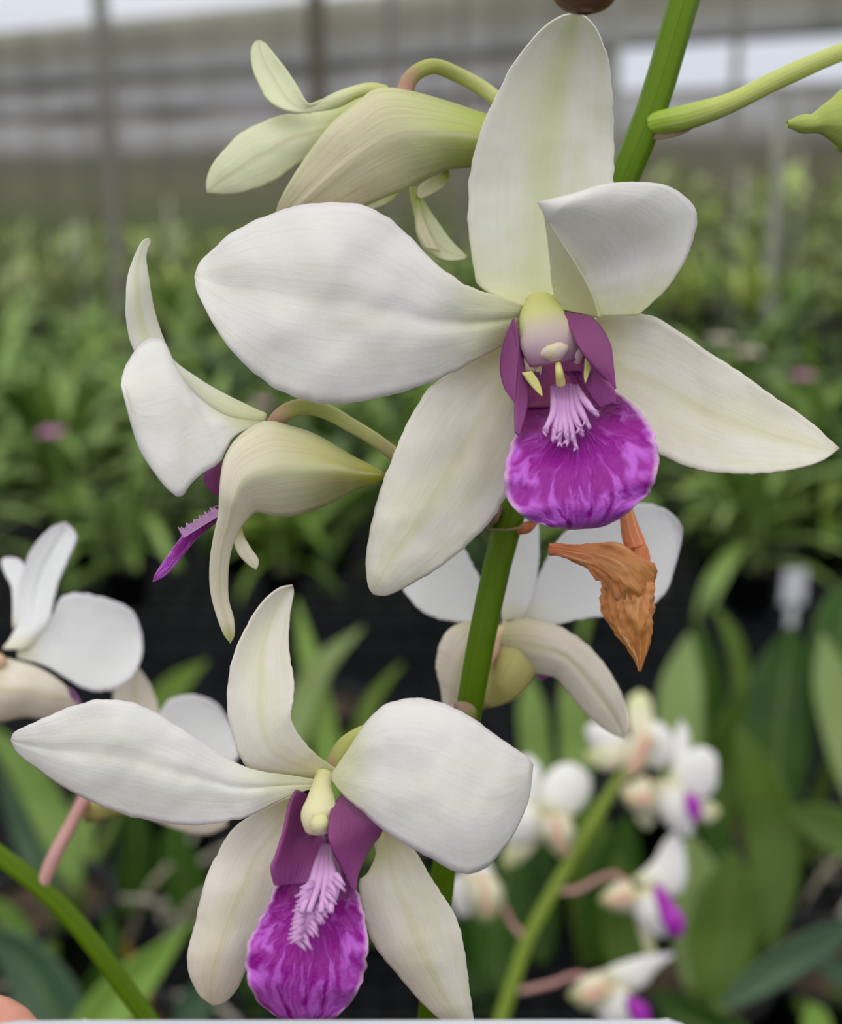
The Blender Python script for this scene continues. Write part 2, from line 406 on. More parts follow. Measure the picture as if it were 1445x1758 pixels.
# ------------------------------------------------------------------ the shade house
BENCH = 0.75
fl = MB(); fl.grid([[Vector((x, y, 0)) for x in (-30, -10, 0, 10, 30)] for y in (-6, 0, 6, 14, 32)], M['gravel'])
tag(fl.build('floor', smooth=False), None, None, kind='structure')

def wall_mat():
    k = NT('banded_shade_cloth'); tx = k.n('ShaderNodeTexCoord').outputs['Object']
    sp = k.n('ShaderNodeSeparateXYZ'); k.l(tx, sp.inputs[0]); x, z = sp.outputs[0], sp.outputs[2]
    wob = k.noise(k.comb(k.math('MULTIPLY', x, 0.35), 0.0, k.math('MULTIPLY', z, 2.0)), 1.0, 3.0)
    zz = k.math('MULTIPLY_ADD', k.math('SUBTRACT', wob, 0.5), 0.22, z)
    r = k.n('ShaderNodeValToRGB'); e = r.color_ramp.elements
    st = [(0.0, (102, 117, 74)), (0.34, (126, 134, 98)), (0.45, (143, 141, 121)), (0.54, (132, 128, 115)), (0.60, (175, 174, 177)), (0.655, (186, 185, 190)), (0.675, (128, 124, 113)), (0.70, (184, 182, 188)), (0.76, (192, 191, 196)), (0.785, (132, 129, 119)), (0.82, (196, 195, 199)), (0.90, (162, 160, 147)), (1.0, (175, 174, 164))]
    while len(e) < len(st): e.new(0.5)
    for i, (p, c) in enumerate(st): e[i].position = p; e[i].color = lin(c)
    k.l(k.math('DIVIDE', zz, 3.3), r.inputs[0])
    streak = k.noise(k.comb(k.math('MULTIPLY', x, 2.2), 0.0, k.math('MULTIPLY', z, 0.25)), 1.0, 3.0)
    c = k.mix(k.math('MULTIPLY', k.step(streak, 0.42, 0.72), 0.42), r.outputs[0], lin((112, 110, 98)))
    return k.finish(c, 0.85, 0.1, 0.25)
WM = wall_mat()
YAW = math.radians(30); WD = 12.0
def wallpt(s, z): return Vector((s*math.cos(YAW), WD - s*math.sin(YAW), z))
WR = Matrix.Rotation(-YAW, 4, 'Z')
def cloth(name, s0, s1, z0, z1, seed):
    mb = MB(); rows = []
    ns = max(4, int((s1-s0)/0.5))
    for i in range(5):
        z = z0+(z1-z0)*i/4
        rows.append([Vector((s0+(s1-s0)*j/ns, 0.05*noise.noise(Vector((j*0.6, i*0.5, seed))), z)) for j in range(ns+1)])
    mb.grid(rows, WM); o = mb.build(name, thick=0.01, origin=(0, 0, 0))
    o.location = (0, WD, 0); o.rotation_euler = (0, 0, -YAW); WORLD[o.name] = Vector((0, WD, 0))
    return tag(o, None, None, kind='structure')
cloth('wall_back', -16, 16, 0.0, 2.27, 1)
cloth('wall_back_strip', -16, 1.95, 2.25, 2.62, 2)
cloth('wall_back_top', -16, 16, 2.62, 3.28, 3)
cloth('wall_back_corner', 5.4, 16, 2.25, 2.62, 2)

def post(name, x, Y, w, h, m, label, cat='post', group=None):
    """post standing at ground distance Y along the ray of pixel column x"""
    mb = MB(); X = (x-722.5)/FPX*Y*0.985
    mb.box(m, (X, Y, h/2), (w, w, h)); mb.box(M['soilbench'], (X, Y, 0.05), (w*2.2, w*2.2, 0.1))
    return tag(mb.build(name, smooth=False), label, cat, group)
post('shade_house_post', 553, 8.2, 0.10, 3.6, M['postdark'], 'dark weathered post behind the upper left flower, darkest of the posts')
post('shade_house_post', 205, 9.6, 0.10, 3.6, M['postmid'], 'blurred grey post at the left in front of the banded shade cloth')
post('shade_house_post', 1322, 7.2, 0.055, 1.95, M['postpale'], 'short pale post at the right against hazy green plants')
post('shade_house_post', 1040, 8.6, 0.07, 3.6, M['postpale'], 'pale post just right of the tall upright sepal')
post('shade_house_post', 1238, 9.0, 0.05, 3.6, M['postmid'], 'thin dark post crossing the bright gap in the cloth')
post('shade_house_post', 790, 9.0, 0.06, 3.6, M['postmid'], 'thin post behind the arching flower stalk at the top')
post('shade_house_post', 672, 9.8, 0.07, 3.6, M['postmid'], 'slim grey post between the two arching flowers at the top')

def bench(x0, x1, y0, y1, label, pitch=0.026):
    r = thing('plant_bench', ((x0+x1)/2, (y0+y1)/2, 0), label, 'bench')
    mb = MB(); n = int((x1-x0)/pitch)
    for i in range(n+1): mb.box(M['bench'], (x0+(x1-x0)*i/n, (y0+y1)/2, BENCH-0.006), (0.0045, y1-y0, 0.006))
    n = int((y1-y0)/pitch)
    for i in range(n+1): mb.box(M['bench'], ((x0+x1)/2, y0+(y1-y0)*i/n, BENCH-0.003), (x1-x0, 0.0045, 0.006))
    mb.build('mesh_top', r, smooth=False)
    fr = MB()
    for y in (y0, y1): fr.box(M['bench'], ((x0+x1)/2, y, BENCH-0.03), (x1-x0+0.05, 0.035, 0.06))
    for x in (x0, x1): fr.box(M['bench'], (x, (y0+y1)/2, BENCH-0.03), (0.035, y1-y0, 0.06))
    n = 5
    for i in range(1, n): fr.box(M['bench'], (x0+(x1-x0)*i/n, (y0+y1)/2, BENCH-0.035), (0.03, y1-y0, 0.045))
    fr.build('frame', r, smooth=False)
    for x in (x0+0.1, x1-0.1):
        for y in (y0+0.08, y1-0.08):
            l = MB(); l.box(M['bench'], (x, y, (BENCH-0.05)/2), (0.04, 0.04, BENCH-0.05)); l.build('leg', r, smooth=False)
    return r
bench(-1.5, 1.5, 0.12, 1.50, 'black wire mesh bench nearest the flowers, seen below the left flower')
bench(-2.6, 2.6, 1.56, 3.4, 'black bench behind the nearest one, crowded with green plants', 0.05)
bench(-4.2, 4.2, 4.1, 6.0, 'far black bench under hazy rows of plants', 0.12)

# ------------------------------------------------------------------ foreground spike
SPIKE = thing('orchid_plant', (0.003, 0.20, BENCH), 'large sharp white orchid spike in front with purple-lipped flowers and a thick green stem', 'orchid')
FL = {}
S0 = 0.176
stem_px = [(1190, -60, 2), (1174, 0, 1), (1115, 198, 0), (1067, 313, 0), (1000, 480, 2), (930, 690, 3), (875, 890, 0), (858, 950, 0), (830, 1080, 0), (805, 1218, 2), (782, 1350, 6), (762, 1490, 8), (742, 1700, 10), (732, 1800, 12)]
mb = MB()
pts = [P(x, y, S0+d/1000) for x, y, d in stem_px][::-1]
pts = [Vector((0.003, 0.20, BENCH+0.10)), Vector((0.001, 0.193, 0.98)), Vector((-0.001, 0.182, 1.10))] + pts
mb.tube(M['stem'], pts, [0.0022, 0.0021, 0.00195, 0.00175, 0.00185, 0.0022, 0.0021, 0.0019, 0.0021, 0.0023, 0.0024], n=16, seg=90)
st = mb.build('stem', SPIKE)
nd = MB()
nd.pxtube(M['node'], S0, [(838, 905, 0), (846, 888, -2), (857, 872, -1)], [5, 11, 8], n=10)
nd.pxtube(M['orangestub'], S0, [(888, 912, -1), (905, 905, -2.5), (922, 893, -2)], [7, 10, 5], n=10)
nd.patch(M['node'], S0, [(842, 910), (868, 911), (894, 908), (906, 902)], [(842, 907), (866, 908), (888, 904), (906, 902)], d=[-3.4, -3.8, -3.6, -3])
nd.build('node', st, label='upper pinkish brown node on the green stem')
nd = MB(); nd.pxtube(M['node'], S0, [(808, 1238, -1), (800, 1222, -3), (786, 1212, -1)], [10, 17, 9], n=12)
nd.build('node', st, label='lower pinkish node on the green stem')
br = MB(); br.patch(M['bract'], S0, [(1116, 236), (1140, 222), (1170, 213), (1202, 212)], [(1118, 240), (1142, 238), (1172, 230), (1202, 212)], d=[-1.5, -2, -2.2, -2], cup=-0.6)
br.build('bract', st, thick=0.0003, label='small brown pointed bract')
# pot below the frame, in which the spike stands
pb = MB(); pb.lathe(M['pot'], (0.003, 0.20, BENCH), [(0.0, 0.0), (0.042, 0.0), (0.054, 0.095), (0.058, 0.095), (0.058, 0.102), (0.051, 0.102), (0.049, 0.085), (0.0, 0.088)])
pb.build('pot', SPIKE)

def flower(root, name, mbody, thick=0.0, label=None):
    return mbody.build(name, root, thick=thick, label=label)
def part(fl, name, m, D, patches, thick=0.00032, label=None, edge=2.6):
    mb = MB()
    for i, kw in enumerate(patches):
        kw = dict(kw); mm = kw.pop('m', m); kw.setdefault('edge_px', edge); kw.setdefault('nv', 70); kw.setdefault('nu', 22); kw.setdefault('seed', len(FL)*3+i+len(name))
        FL[len(FL)] = 1
        mb.patch(mm, D, **kw)
    return mb.build(name, fl, thick=thick, label=label)

# ---- flower 1: the big open one, upper right
D1 = 0.160
col = MB()
col.pxtube(M['column'], D1, [(930, 520, 3), (932, 545, 0), (942, 575, -2), (948, 600, -3), (950, 622, -2.5)], [30, 38, 46, 54, 46], n=20, flat=[0.7, 0.55, 0.4], seg=24)
F1 = flower(SPIKE, 'flower', col, label='largest open flower, facing the camera, upper right')
cap = MB(); cap.pxtube(M['cap'], D1, [(945, 590, -3.6), (950, 604, -4.3), (952, 618, -3.8)], [14, 26, 14], n=16, flat=0.5, rough=0.15)
cap.pxtube(M['cap'], D1, [(910, 602, -2.0), (912, 622, -2.6), (908, 638, -2)], [8, 14, 9], n=10)
cap.pxtube(M['cap'], D1, [(987, 592, -2), (990, 608, -2.5), (992, 622, -2)], [8, 13, 7], n=10)
cap.build('anther_cap', F1, label='cream bump at the end of the column')
part(F1, 'sepal', M['dorsal'], D1, [dict(L=[(905, 532), (860, 512), (822, 490), (808, 430), (804, 370), (808, 290), (825, 225), (850, 168), (885, 105), (925, 55), (960, 30), (990, 22)],
     R=[(960, 530), (1000, 500), (1035, 430), (1050, 370), (1053, 300), (1052, 200), (1045, 110), (1028, 60), (1010, 34), (990, 22)], d=[5, 5, 4, 2, -1, -5], cup=[2, 4, 4, 3, 2], rough=1.2)], label='upright upper sepal with a greenish midline')
part(F1, 'petal', M['white'], D1, [dict(L=[(897, 524), (860, 510), (815, 497), (780, 478), (745, 450), (700, 405), (660, 370), (620, 353), (560, 348), (510, 355), (460, 370), (400, 400), (365, 430), (343, 453), (335, 475)],
     R=[(893, 560), (868, 588), (830, 610), (790, 632), (740, 655), (680, 675), (610, 690), (565, 693), (520, 685), (470, 665), (420, 625), (385, 585), (355, 535), (339, 500), (335, 475)],
     d=[2, 0, -2, -3, -1, 3], cup=[-1, -3, -4, -3, -1], tilt=[2, 1.5, 0.5, -1, -2], rough=2.2, rib=[0.5, 0.8, 0.4, 0.2])], label='broad white petal reaching left')
part(F1, 'petal', M['white'], D1, [
     dict(L=[(1028, 543), (1012, 500), (990, 460), (965, 420), (942, 382), (922, 348)],
          R=[(1095, 542), (1150, 488), (1186, 420), (1193, 360), (1150, 322), (1090, 313), (1035, 318), (975, 336), (922, 348)], d=[3, 3, 2, -4, -9, -12], cup=[0, -2, -5, -4, -1], rough=1.0),
     dict(m=M['flap'], L=[(958, 530), (948, 490), (944, 450), (938, 400), (934, 368)], R=[(1030, 545), (1014, 500), (992, 460), (966, 420), (936, 370)], d=[2, 0, -3, -7, -10.5], cup=[3, 3, 2, 1])], label='white petal folded forward over itself')
part(F1, 'sepal', M['cream'], D1, [dict(L=[(880, 582), (820, 615), (775, 640), (745, 660), (730, 674), (700, 725), (672, 790), (650, 850), (638, 900), (630, 950), (630, 985), (634, 1008), (641, 1019)],
     R=[(930, 620), (925, 680), (915, 740), (895, 800), (868, 850), (845, 890), (805, 932), (762, 968), (720, 994), (690, 1010), (664, 1021), (650, 1021), (641, 1019)],
     d=[6, 5, 4, 2, 1, 2], cup=[3, 2, -1, -3, -2], tilt=[1, 2, 1, 0], rough=2)], label='cream lower left sepal hanging down')
part(F1, 'sepal', M['cream'], D1, [dict(L=[(1000, 560), (1030, 543), (1070, 540), (1112, 541), (1160, 565), (1210, 600), (1260, 632), (1310, 668), (1360, 702), (1400, 732), (1425, 755), (1441, 769)],
     R=[(990, 640), (1040, 690), (1085, 740), (1125, 774), (1165, 795), (1200, 806), (1240, 812), (1290, 813), (1340, 809), (1380, 801), (1412, 790), (1441, 769)],
     d=[7, 6, 5, 3, 1, -1], cup=[4, 4, 2, 1], tilt=[0, -1, -2, -1], rough=1.6)], label='cream lower right sepal pointing right')
lip = MB()
lip.patch(M['lip'], D1, [(905, 640), (896, 680), (888, 715), (886, 740), (874, 772), (865, 810), (866, 845), (882, 873), (915, 895), (955, 905), (987, 907)],
          [(1000, 635), (1030, 650), (1056, 672), (1085, 693), (1112, 725), (1127, 760), (1130, 800), (1120, 832), (1098, 862), (1040, 900), (987, 907)],
          d=[5, 2, -4, -8, -9, -8, -5], cup=[5, 4, 2, -1.5, -2, -1], rough=1.6, wave=0.7, wn=6, edge_px=3.4, nu=34, nv=90, seed=5)
lip.patch(M['throat'], D1, [(890, 600), (890, 640), (893, 690), (905, 700)], [(1030, 600), (1032, 640), (1030, 670), (1010, 700)], d=[7, 6, 4, 2], cup=[3, 3, 2], seed=2)
LIP1 = lip.build('lip', F1, thick=0.0004, label='purple frilled lip with pale veins')
sl = MB()
sl.patch(M['sidelobe'], D1, [(881, 548), (868, 580), (861, 610), (860, 640), (868, 668), (884, 690)], [(883, 548), (888, 580), (890, 610), (888, 640), (886, 665), (885, 692)], d=[-3, -3, -4], tilt=[-1, -2.5, -2], cup=-1.0, nu=8)
sl.patch(M['sidelobe'], D1, [(884, 556), (888, 600), (887, 650), (884, 700), (884, 742)], [(890, 580), (899, 620), (905, 660), (903, 705), (890, 748)], d=[-3, -3, -3.5, -5], tilt=[2, 3, 2, 0.5], nu=8)
sl.patch(M['sidelobe'], D1, [(968, 538), (984, 578), (1004, 612), (1030, 642), (1056, 668)], [(975, 538), (1018, 549), (1045, 588), (1051, 625), (1056, 668)], d=[-1, -4, -5, -4], tilt=[1, 2.5, 2, 0.5], cup=-1.2, nu=10)
sl.patch(M['sidelobe'], D1, [(978, 560), (992, 600), (1000, 640), (1012, 680), (1030, 700)], [(984, 566), (1005, 612), (1030, 642), (1053, 668), (1056, 690)], d=[-1, -3, -4], tilt=[-3, -3, -2], nu=8)
sl.build('side_lobe', LIP1 and F1, thick=0.0004, label='muted purple side lobes curling up around the column')
th = MB()
th.patch(M['tooth'], D1, [(895, 640), (906, 656), (920, 672), (931, 681)], [(912, 637), (922, 650), (929, 666), (931, 681)], d=-3.5, nu=4, nv=8)
th.patch(M['tooth'], D1, [(1004, 611), (1003, 628), (1002, 645), (1004, 659)], [(1008, 613), (1017, 622), (1012, 640), (1004, 659)], d=-3.5, nu=4, nv=8)
th.pxtube(M['tooth'], D1, [(957, 622, -3.5), (960, 640, -4.5), (963, 660, -3.5)], [3.5, 5, 6.5], n=10)
th.build('tooth', F1, thick=0.0003, label='small yellow teeth inside the throat')
cr = MB()
def crest(mb, D, ridges, r0, r1, d0, d1, seed=0, spikes=3):
    rnd = random.Random(seed)
    for (x0, y0, x1, y1, xm, ym) in ridges:
        mb.pxtube(M['crest'], D, [(x0, y0, d0), (xm, ym, (d0+d1)/2-0.8), (x1, y1, d1)], [r0, (r0+r1)/2*1.05, r1, r1*0.5], n=8, seg=12, rough=0.25, seed=x1)
        for q in range(spikes):
            a = rnd.uniform(-1.2, 1.2); t = rnd.uniform(0.72, 1.0); sx = xm+(x1-xm)*(t-0.5)*2; sy = ym+(y1-ym)*(t-0.5)*2
            L_ = rnd.uniform(6, 12); ang = math.atan2(y1-y0, x1-x0)+a
            mb.pxtube(M['crest'], D, [(sx, sy, d1-0.5), (sx+math.cos(ang)*L_*0.6, sy+math.sin(ang)*L_*0.6, d1-1.0), (sx+math.cos(ang)*L_, sy+math.sin(ang)*L_, d1-1.0)], [3.4, 2.2, 0.6], n=6, seg=4, v0=0.7)
crest(cr, D1, [(948, 664, 934, 742, 950, 705), (954, 662, 948, 756, 956, 712), (961, 662, 960, 762, 962, 715), (967, 662, 974, 760, 969, 715), (972, 662, 988, 770, 977, 715), (978, 662, 1000, 748, 985, 708), (984, 664, 1012, 734, 995, 700), (990, 664, 1026, 714, 1003, 688)], 5, 6.5, 0.5, -8.5, 3, 5)
cr.build('crest', LIP1 and F1, label='pale lilac comb on the lip')

# ---- flower 2: seen from behind, top left
D2 = 0.172
b = MB()
b.patch(M['outer'], D2, [(880, 238), (856, 208), (803, 187), (750, 170), (705, 158), (668, 152), (640, 156), (619, 172), (572, 210), (534, 257), (503, 303), (478, 350), (470, 392)],
        [(880, 244), (860, 272), (815, 284), (768, 290), (740, 302), (716, 312), (690, 326), (660, 338), (620, 356), (580, 375), (540, 392), (500, 402), (470, 392)],
        d=[3, 1, -1, -2, -1, 1, 3], cup=[-7, -9, -8, -6, -4, -2, 0], tilt=[0, 0, 2, 3, 2], rough=1.6, rib=[0, -0.2, -0.5, -0.6], nu=18, nv=44)
b.patch(M['mentum_green'], D2, [(880, 238), (856, 208), (803, 187), (750, 170), (705, 158), (668, 152)], [(880, 244), (860, 272), (815, 284), (768, 290), (740, 302), (716, 312)], d=[4, 2, 3, 5], cup=[7, 9, 8, 5])
F2 = flower(SPIKE, 'flower', b, thick=0.0004, label='greenish cream flower seen from the side at the top left')
part(F2, 'sepal', M['greenish'], D2, [dict(L=[(668, 158), (619, 166), (580, 184), (541, 192), (507, 193), (483, 187), (460, 172), (445, 145), (433, 114), (431, 86), (436, 73), (443, 69)],
     R=[(665, 148), (635, 143), (600, 151), (565, 164), (534, 179), (524, 172), (512, 152), (497, 128), (476, 100), (462, 82), (453, 72), (443, 69)], d=[2, 2, 1, 0, 2, 4], cup=[-2, -2, 1, 3, 1], nu=10)], label='upper sepal curling upwards')
part(F2, 'petal', M['greenish'], D2, [dict(L=[(650, 160), (619, 168), (572, 187), (526, 196), (487, 198), (456, 208), (417, 227), (386, 257), (364, 285), (355, 312), (356, 330)],
     R=[(655, 200), (620, 225), (580, 245), (545, 262), (510, 281), (482, 303), (456, 317), (430, 326), (400, 332), (375, 332), (356, 330)], d=[6, 5, 4, 4, 5], cup=[-2, -3, -2, -1], rough=1.5)], label='greenish white petal pointing left')
part(F2, 'sepal', M['outer'], D2, [
     dict(L=[(766, 290), (758, 300), (738, 308), (722, 318), (716, 332), (720, 340)], R=[(769, 292), (771, 304), (764, 318), (750, 328), (735, 336), (722, 340)], d=[4, 3, 2], cup=-1.5, nu=8),
     dict(m=M['greenish'], L=[(703, 322), (706, 345), (712, 372), (717, 405), (733, 430), (765, 447), (798, 446)], R=[(724, 322), (724, 338), (740, 365), (756, 388), (770, 408), (786, 425), (802, 440)], d=[6, 5, 4, 3], cup=[1, 2, 1], nu=8),
     dict(L=[(716, 325), (712, 350), (714, 372), (718, 400), (730, 425)], R=[(722, 330), (722, 345), (726, 372), (738, 402), (756, 432)], d=[3, 3, 2.5], cup=-0.6, nu=6)], label='far sepal tail twisting down')
part(F2, 'petal', M['greenish'], D2, [dict(L=[(690, 325), (665, 332), (645, 340), (628, 352)], R=[(672, 345), (660, 352), (645, 358), (628, 362)], d=6, nu=6)])
pd = MB(); pd.pxtube(M['pedicel'], D2, [(694, 160, 0), (702, 138, 0), (720, 121, 0), (747, 114, 1), (786, 129, 4), (824, 149, 5), (862, 177, 5), (930, 220, 5), (1000, 275, 5), (1062, 318, 4)], [15, 13, 13, 13, 13, 12, 12, 12, 13, 13], n=14, seg=60)
pd.build('pedicel', F2, label='arching pink and green stalk')

# ---- flower 3: side view, left
D3 = 0.160
b = MB()
Lf = [(659, 814), (636, 800), (604, 784), (563, 759), (531, 743), (499, 733), (458, 724), (426, 738), (402, 759), (386, 788), (379, 830), (376, 880), (366, 922), (360, 965), (361, 1014), (371, 1055), (384, 1090), (395, 1104)]
Rf = [(659, 818), (644, 829), (612, 838), (590, 850), (565, 864), (540, 874), (507, 884), (478, 885), (455, 880), (440, 878), (424, 890), (408, 912), (395, 945), (390, 986), (391, 1030), (400, 1062), (402, 1090), (395, 1104)]
b.patch(M['outer2'], D3, Lf, Rf, d=[4, 2, 0, -2, -2, 0, 2, 3], cup=[-3, -9, -9, -6, -4, -2, -1, 0], tilt=[0, 0, 1, 3, 3, 1], rough=1.2, rib=[0, -0.3, -0.5, -0.5], nu=18, nv=56)
b.patch(M['outer2'], D3, Lf[:7], Rf[:7], d=[4, 3, 3, 4], cup=[3, 8, 9, 6])
F3 = flower(SPIKE, 'flower', b, thick=0.0004, label='white flower in side view at the left with a yellowish spur')
part(F3, 'sepal', M['dorsal'], D3, [dict(L=[(455, 724), (402, 722), (350, 695), (300, 652), (258, 634), (232, 604), (218, 562), (216, 513), (220, 469), (236, 428), (247, 412), (256, 409)],
     R=[(458, 711), (426, 697), (374, 671), (333, 646), (296, 617), (277, 574), (263, 529), (255, 481), (250, 445), (253, 425), (258, 415), (256, 409)], d=[3, 4, 4, 3, 1, 2], cup=[-2, -3, -2, 0], tilt=[0, 2, 2])], label='narrow upper sepal curving up')
part(F3, 'petal', M['white'], D3, [dict(L=[(452, 724), (394, 717), (349, 691), (321, 663), (297, 622), (288, 600), (278, 584), (262, 581), (245, 588), (230, 606), (217, 628), (211, 645), (209, 662)],
     R=[(452, 730), (426, 737), (402, 750), (386, 776), (376, 795), (349, 812), (326, 832), (314, 850), (303, 852), (284, 835), (262, 806), (238, 765), (209, 662)], d=[2, 1, 0, -2, -3], cup=[0, -2, -4, -4], rough=2, tilt=[0, -1, -2, -1], nu=20, nv=40)], label='broad white petal, the left side flower')
part(F3, 'sepal', M['outer2'], D3, [dict(L=[(402, 895), (401, 925), (408, 948), (424, 967), (440, 978)], R=[(416, 895), (418, 918), (430, 940), (444, 962), (440, 978)], d=4, cup=-1, nu=6)])
l3 = MB()
l3.patch(M['lip'], D3, [(385, 870), (370, 870), (350, 885), (325, 905), (303, 935), (283, 962), (268, 985), (263, 998)], [(392, 900), (374, 895), (352, 912), (333, 928), (318, 948), (300, 970), (280, 990), (263, 998)], d=[6, 4, 3], cup=-1.5, nu=10)
l3.patch(M['sidelobe'], D3, [(395, 790), (378, 795), (362, 806), (350, 815)], [(400, 870), (378, 852), (366, 846), (352, 825)], d=[6, 4, 3], cup=-2)
LIP3 = l3.build('lip', F3, thick=0.0004, label='purple lip seen edge on')
c3 = MB()
for i in range(17):
    t = i/16; x = 370-58*t; y = 872+36*t
    c3.pxtube(M['crest'], D3, [(x+6, y+11, 2), (x, y+4, 1.5), (x-4-3*math.sin(i*1.7), y-1-3*math.sin(i*2.1), 1)], [5.5, 3.5, 0.3], n=6, seg=4, v0=0.5)
c3.build('crest', F3, label='toothed lilac comb on the lip')
pd = MB(); pd.pxtube(M['pedicel'], D3, [(470, 727, 3), (482, 714, 2), (500, 703, 2), (527, 698, 3), (563, 708, 5), (604, 731, 7), (644, 755, 9), (676, 779, 11), (750, 826, 14), (852, 880, 16)], [14, 15, 14, 13, 12.5, 13, 13, 13, 13, 12], n=14, seg=60)
pd.build('pedicel', F3, label='arching stalk, green turning pink')

# ---- flower 4: open, bottom centre-left
D4 = 0.158
col = MB()
col.pxtube(M['column2'], D4, [(556, 1330, 2), (552, 1350, 0), (550, 1380, -2), (546, 1405, -3), (547, 1424, -2.5)], [15, 17, 24, 30, 24], n=20, flat=[0.9, 0.8, 0.7], seg=24)
col.pxtube(M['column2'], D4, [(655, 1425, 5), (652, 1445, 5), (650, 1462, 5)], [14, 12, 6], n=12)
F4 = flower(SPIKE, 'flower', col, label='lower open flower, facing the camera')
cap = MB(); cap.pxtube(M['column2'], D4, [(548, 1400, -5), (548, 1412, -5.5), (549, 1428, -4.6)], [12, 17, 13], n=16, flat=0.6, rough=0.2, seed=3)
cap.build('anther_cap', F4, label='cream bump at the end of the column')
part(F4, 'sepal', M['cream'], D4, [dict(L=[(568, 1340), (530, 1336), (480, 1331), (430, 1321), (408, 1290), (393, 1235), (390, 1190), (396, 1145), (412, 1100), (436, 1055), (460, 1024), (482, 1009), (502, 1005)],
     R=[(583, 1324), (560, 1308), (535, 1288), (512, 1260), (499, 1232), (502, 1205), (504, 1175), (499, 1140), (495, 1110), (496, 1070), (500, 1040), (504, 1018), (502, 1005)], d=[3, 1, -1, 0, 3, 5], cup=[-1, -2, 2, 3, 2], tilt=[0, -2, 0, 2], rough=1)], label='twisted upper sepal')
part(F4, 'petal', M['white'], D4, [dict(L=[(552, 1340), (500, 1331), (435, 1322), (390, 1302), (340, 1270), (290, 1238), (245, 1213), (190, 1201), (140, 1207), (90, 1227), (50, 1245), (26, 1257), (20, 1270)],
     R=[(545, 1352), (505, 1363), (465, 1381), (425, 1401), (380, 1411), (330, 1416), (260, 1408), (200, 1393), (155, 1374), (105, 1347), (60, 1315), (30, 1290), (20, 1270)], d=[1, 0, -2, -3, -2, 1], cup=[0, -2, -3, -2], rough=2.2, rib=[0.4, 0.5, 0.3], tilt=[0, 1, 1])], label='white petal stretching left')
part(F4, 'petal', M['white'], D4, [dict(L=[(568, 1330), (600, 1285), (630, 1240), (662, 1210), (705, 1199), (745, 1204), (795, 1224), (842, 1256), (880, 1283), (905, 1300), (914, 1312)],
     R=[(570, 1338), (592, 1366), (630, 1398), (658, 1424), (708, 1456), (745, 1475), (787, 1497), (828, 1492), (873, 1443), (905, 1375), (914, 1312)], d=[-2, -4, -5, -5, -3, 0], cup=[0, -3, -5, -4, -1], rough=2.2, nu=20)], label='broad white petal spreading right')
part(F4, 'sepal', M['cream'], D4, [dict(L=[(520, 1360), (470, 1379), (430, 1400), (400, 1422), (376, 1460), (357, 1500), (345, 1545), (335, 1590), (322, 1638), (326, 1672), (342, 1706), (365, 1725)],
     R=[(530, 1375), (520, 1420), (500, 1470), (480, 1520), (470, 1560), (452, 1600), (436, 1630), (424, 1655), (414, 1682), (400, 1706), (384, 1721), (365, 1725)], d=[5, 4, 3, 2, 2], cup=[2, 1, -2, -3, -1], rough=1.6)], label='cream lower left sepal')
part(F4, 'sepal', M['cream'], D4, [dict(L=[(650, 1430), (645, 1470), (632, 1498), (616, 1514), (620, 1555), (630, 1593), (648, 1630), (672, 1660), (705, 1698), (742, 1738), (780, 1762), (812, 1760)],
     R=[(660, 1425), (690, 1440), (710, 1458), (737, 1502), (762, 1540), (783, 1575), (795, 1620), (801, 1660), (804, 1690), (808, 1720), (811, 1745), (812, 1760)], d=[4, 3, 2, 2, 3], cup=[2, 0, -2, -2], rough=1.6)], label='cream lower right sepal')
lip = MB()
lip.patch(M['lip'], D4, [(505, 1430), (490, 1470), (474, 1520), (462, 1547), (442, 1584), (426, 1620), (421, 1655), (429, 1692), (446, 1720), (480, 1745), (525, 1758)],
          [(580, 1440), (592, 1490), (611, 1527), (619, 1548), (629, 1594), (631, 1636), (621, 1685), (608, 1710), (592, 1730), (565, 1750), (525, 1758)],
          d=[5, 1, -4, -7, -8, -7, -5], cup=[5, 4, 1, -2, -2, -1], rough=1.4, wave=0.6, wn=6, edge_px=4, nu=34, nv=90, seed=9)
LIP4 = lip.build('lip', F4, thick=0.0004, label='purple lip with lilac veins and pale rim')
sl = MB()
sl.patch(M['sidelobe'], D4, [(508, 1357), (498, 1376), (486, 1430), (474, 1468), (466, 1490), (472, 1520)], [(511, 1357), (530, 1368), (545, 1425), (560, 1440), (552, 1470), (530, 1516)], d=[0, 0, -1, -4, -5], cup=[1, 3, 4, 2], tilt=[2, 4, 4, 2], edge_px=2, nu=14)
sl.patch(M['sidelobe'], D4, [(588, 1362), (569, 1389), (564, 1415), (566, 1448), (587, 1487), (609, 1528)], [(592, 1362), (625, 1385), (656, 1418), (632, 1460), (614, 1500), (610, 1528)], d=[0, -3, -5, -5], tilt=[1, 3, 3, 1], cup=[-1, -2, -1], edge_px=2, nu=14)
sl.build('side_lobe', F4, thick=0.0004, label='muted purple side lobes flanking the column')
cr = MB()
cr.patch(M['crest'], D4, [(556, 1450), (545, 1480), (530, 1510), (514, 1545), (504, 1580), (505, 1605), (514, 1625)], [(562, 1450), (582, 1490), (583, 1520), (578, 1545), (560, 1568), (535, 1600), (514, 1625)], d=[2, -2, -6, -9.5, -10.5, -10], cup=[-1, -1.5, -1], rough=1, nu=16)
for i in range(16):
    t = i/15; x = 586-66*t+3*math.sin(i*2.3); y = 1512+112*t
    cr.pxtube(M['crest'], D4, [(x-9, y-9, -10), (x-1, y, -11.5), (x+5+3*math.sin(i*1.9), y+7+3*(i % 3), -11.5)], [4.5, 2.6, 0.3], n=6, seg=5, v0=0.5)
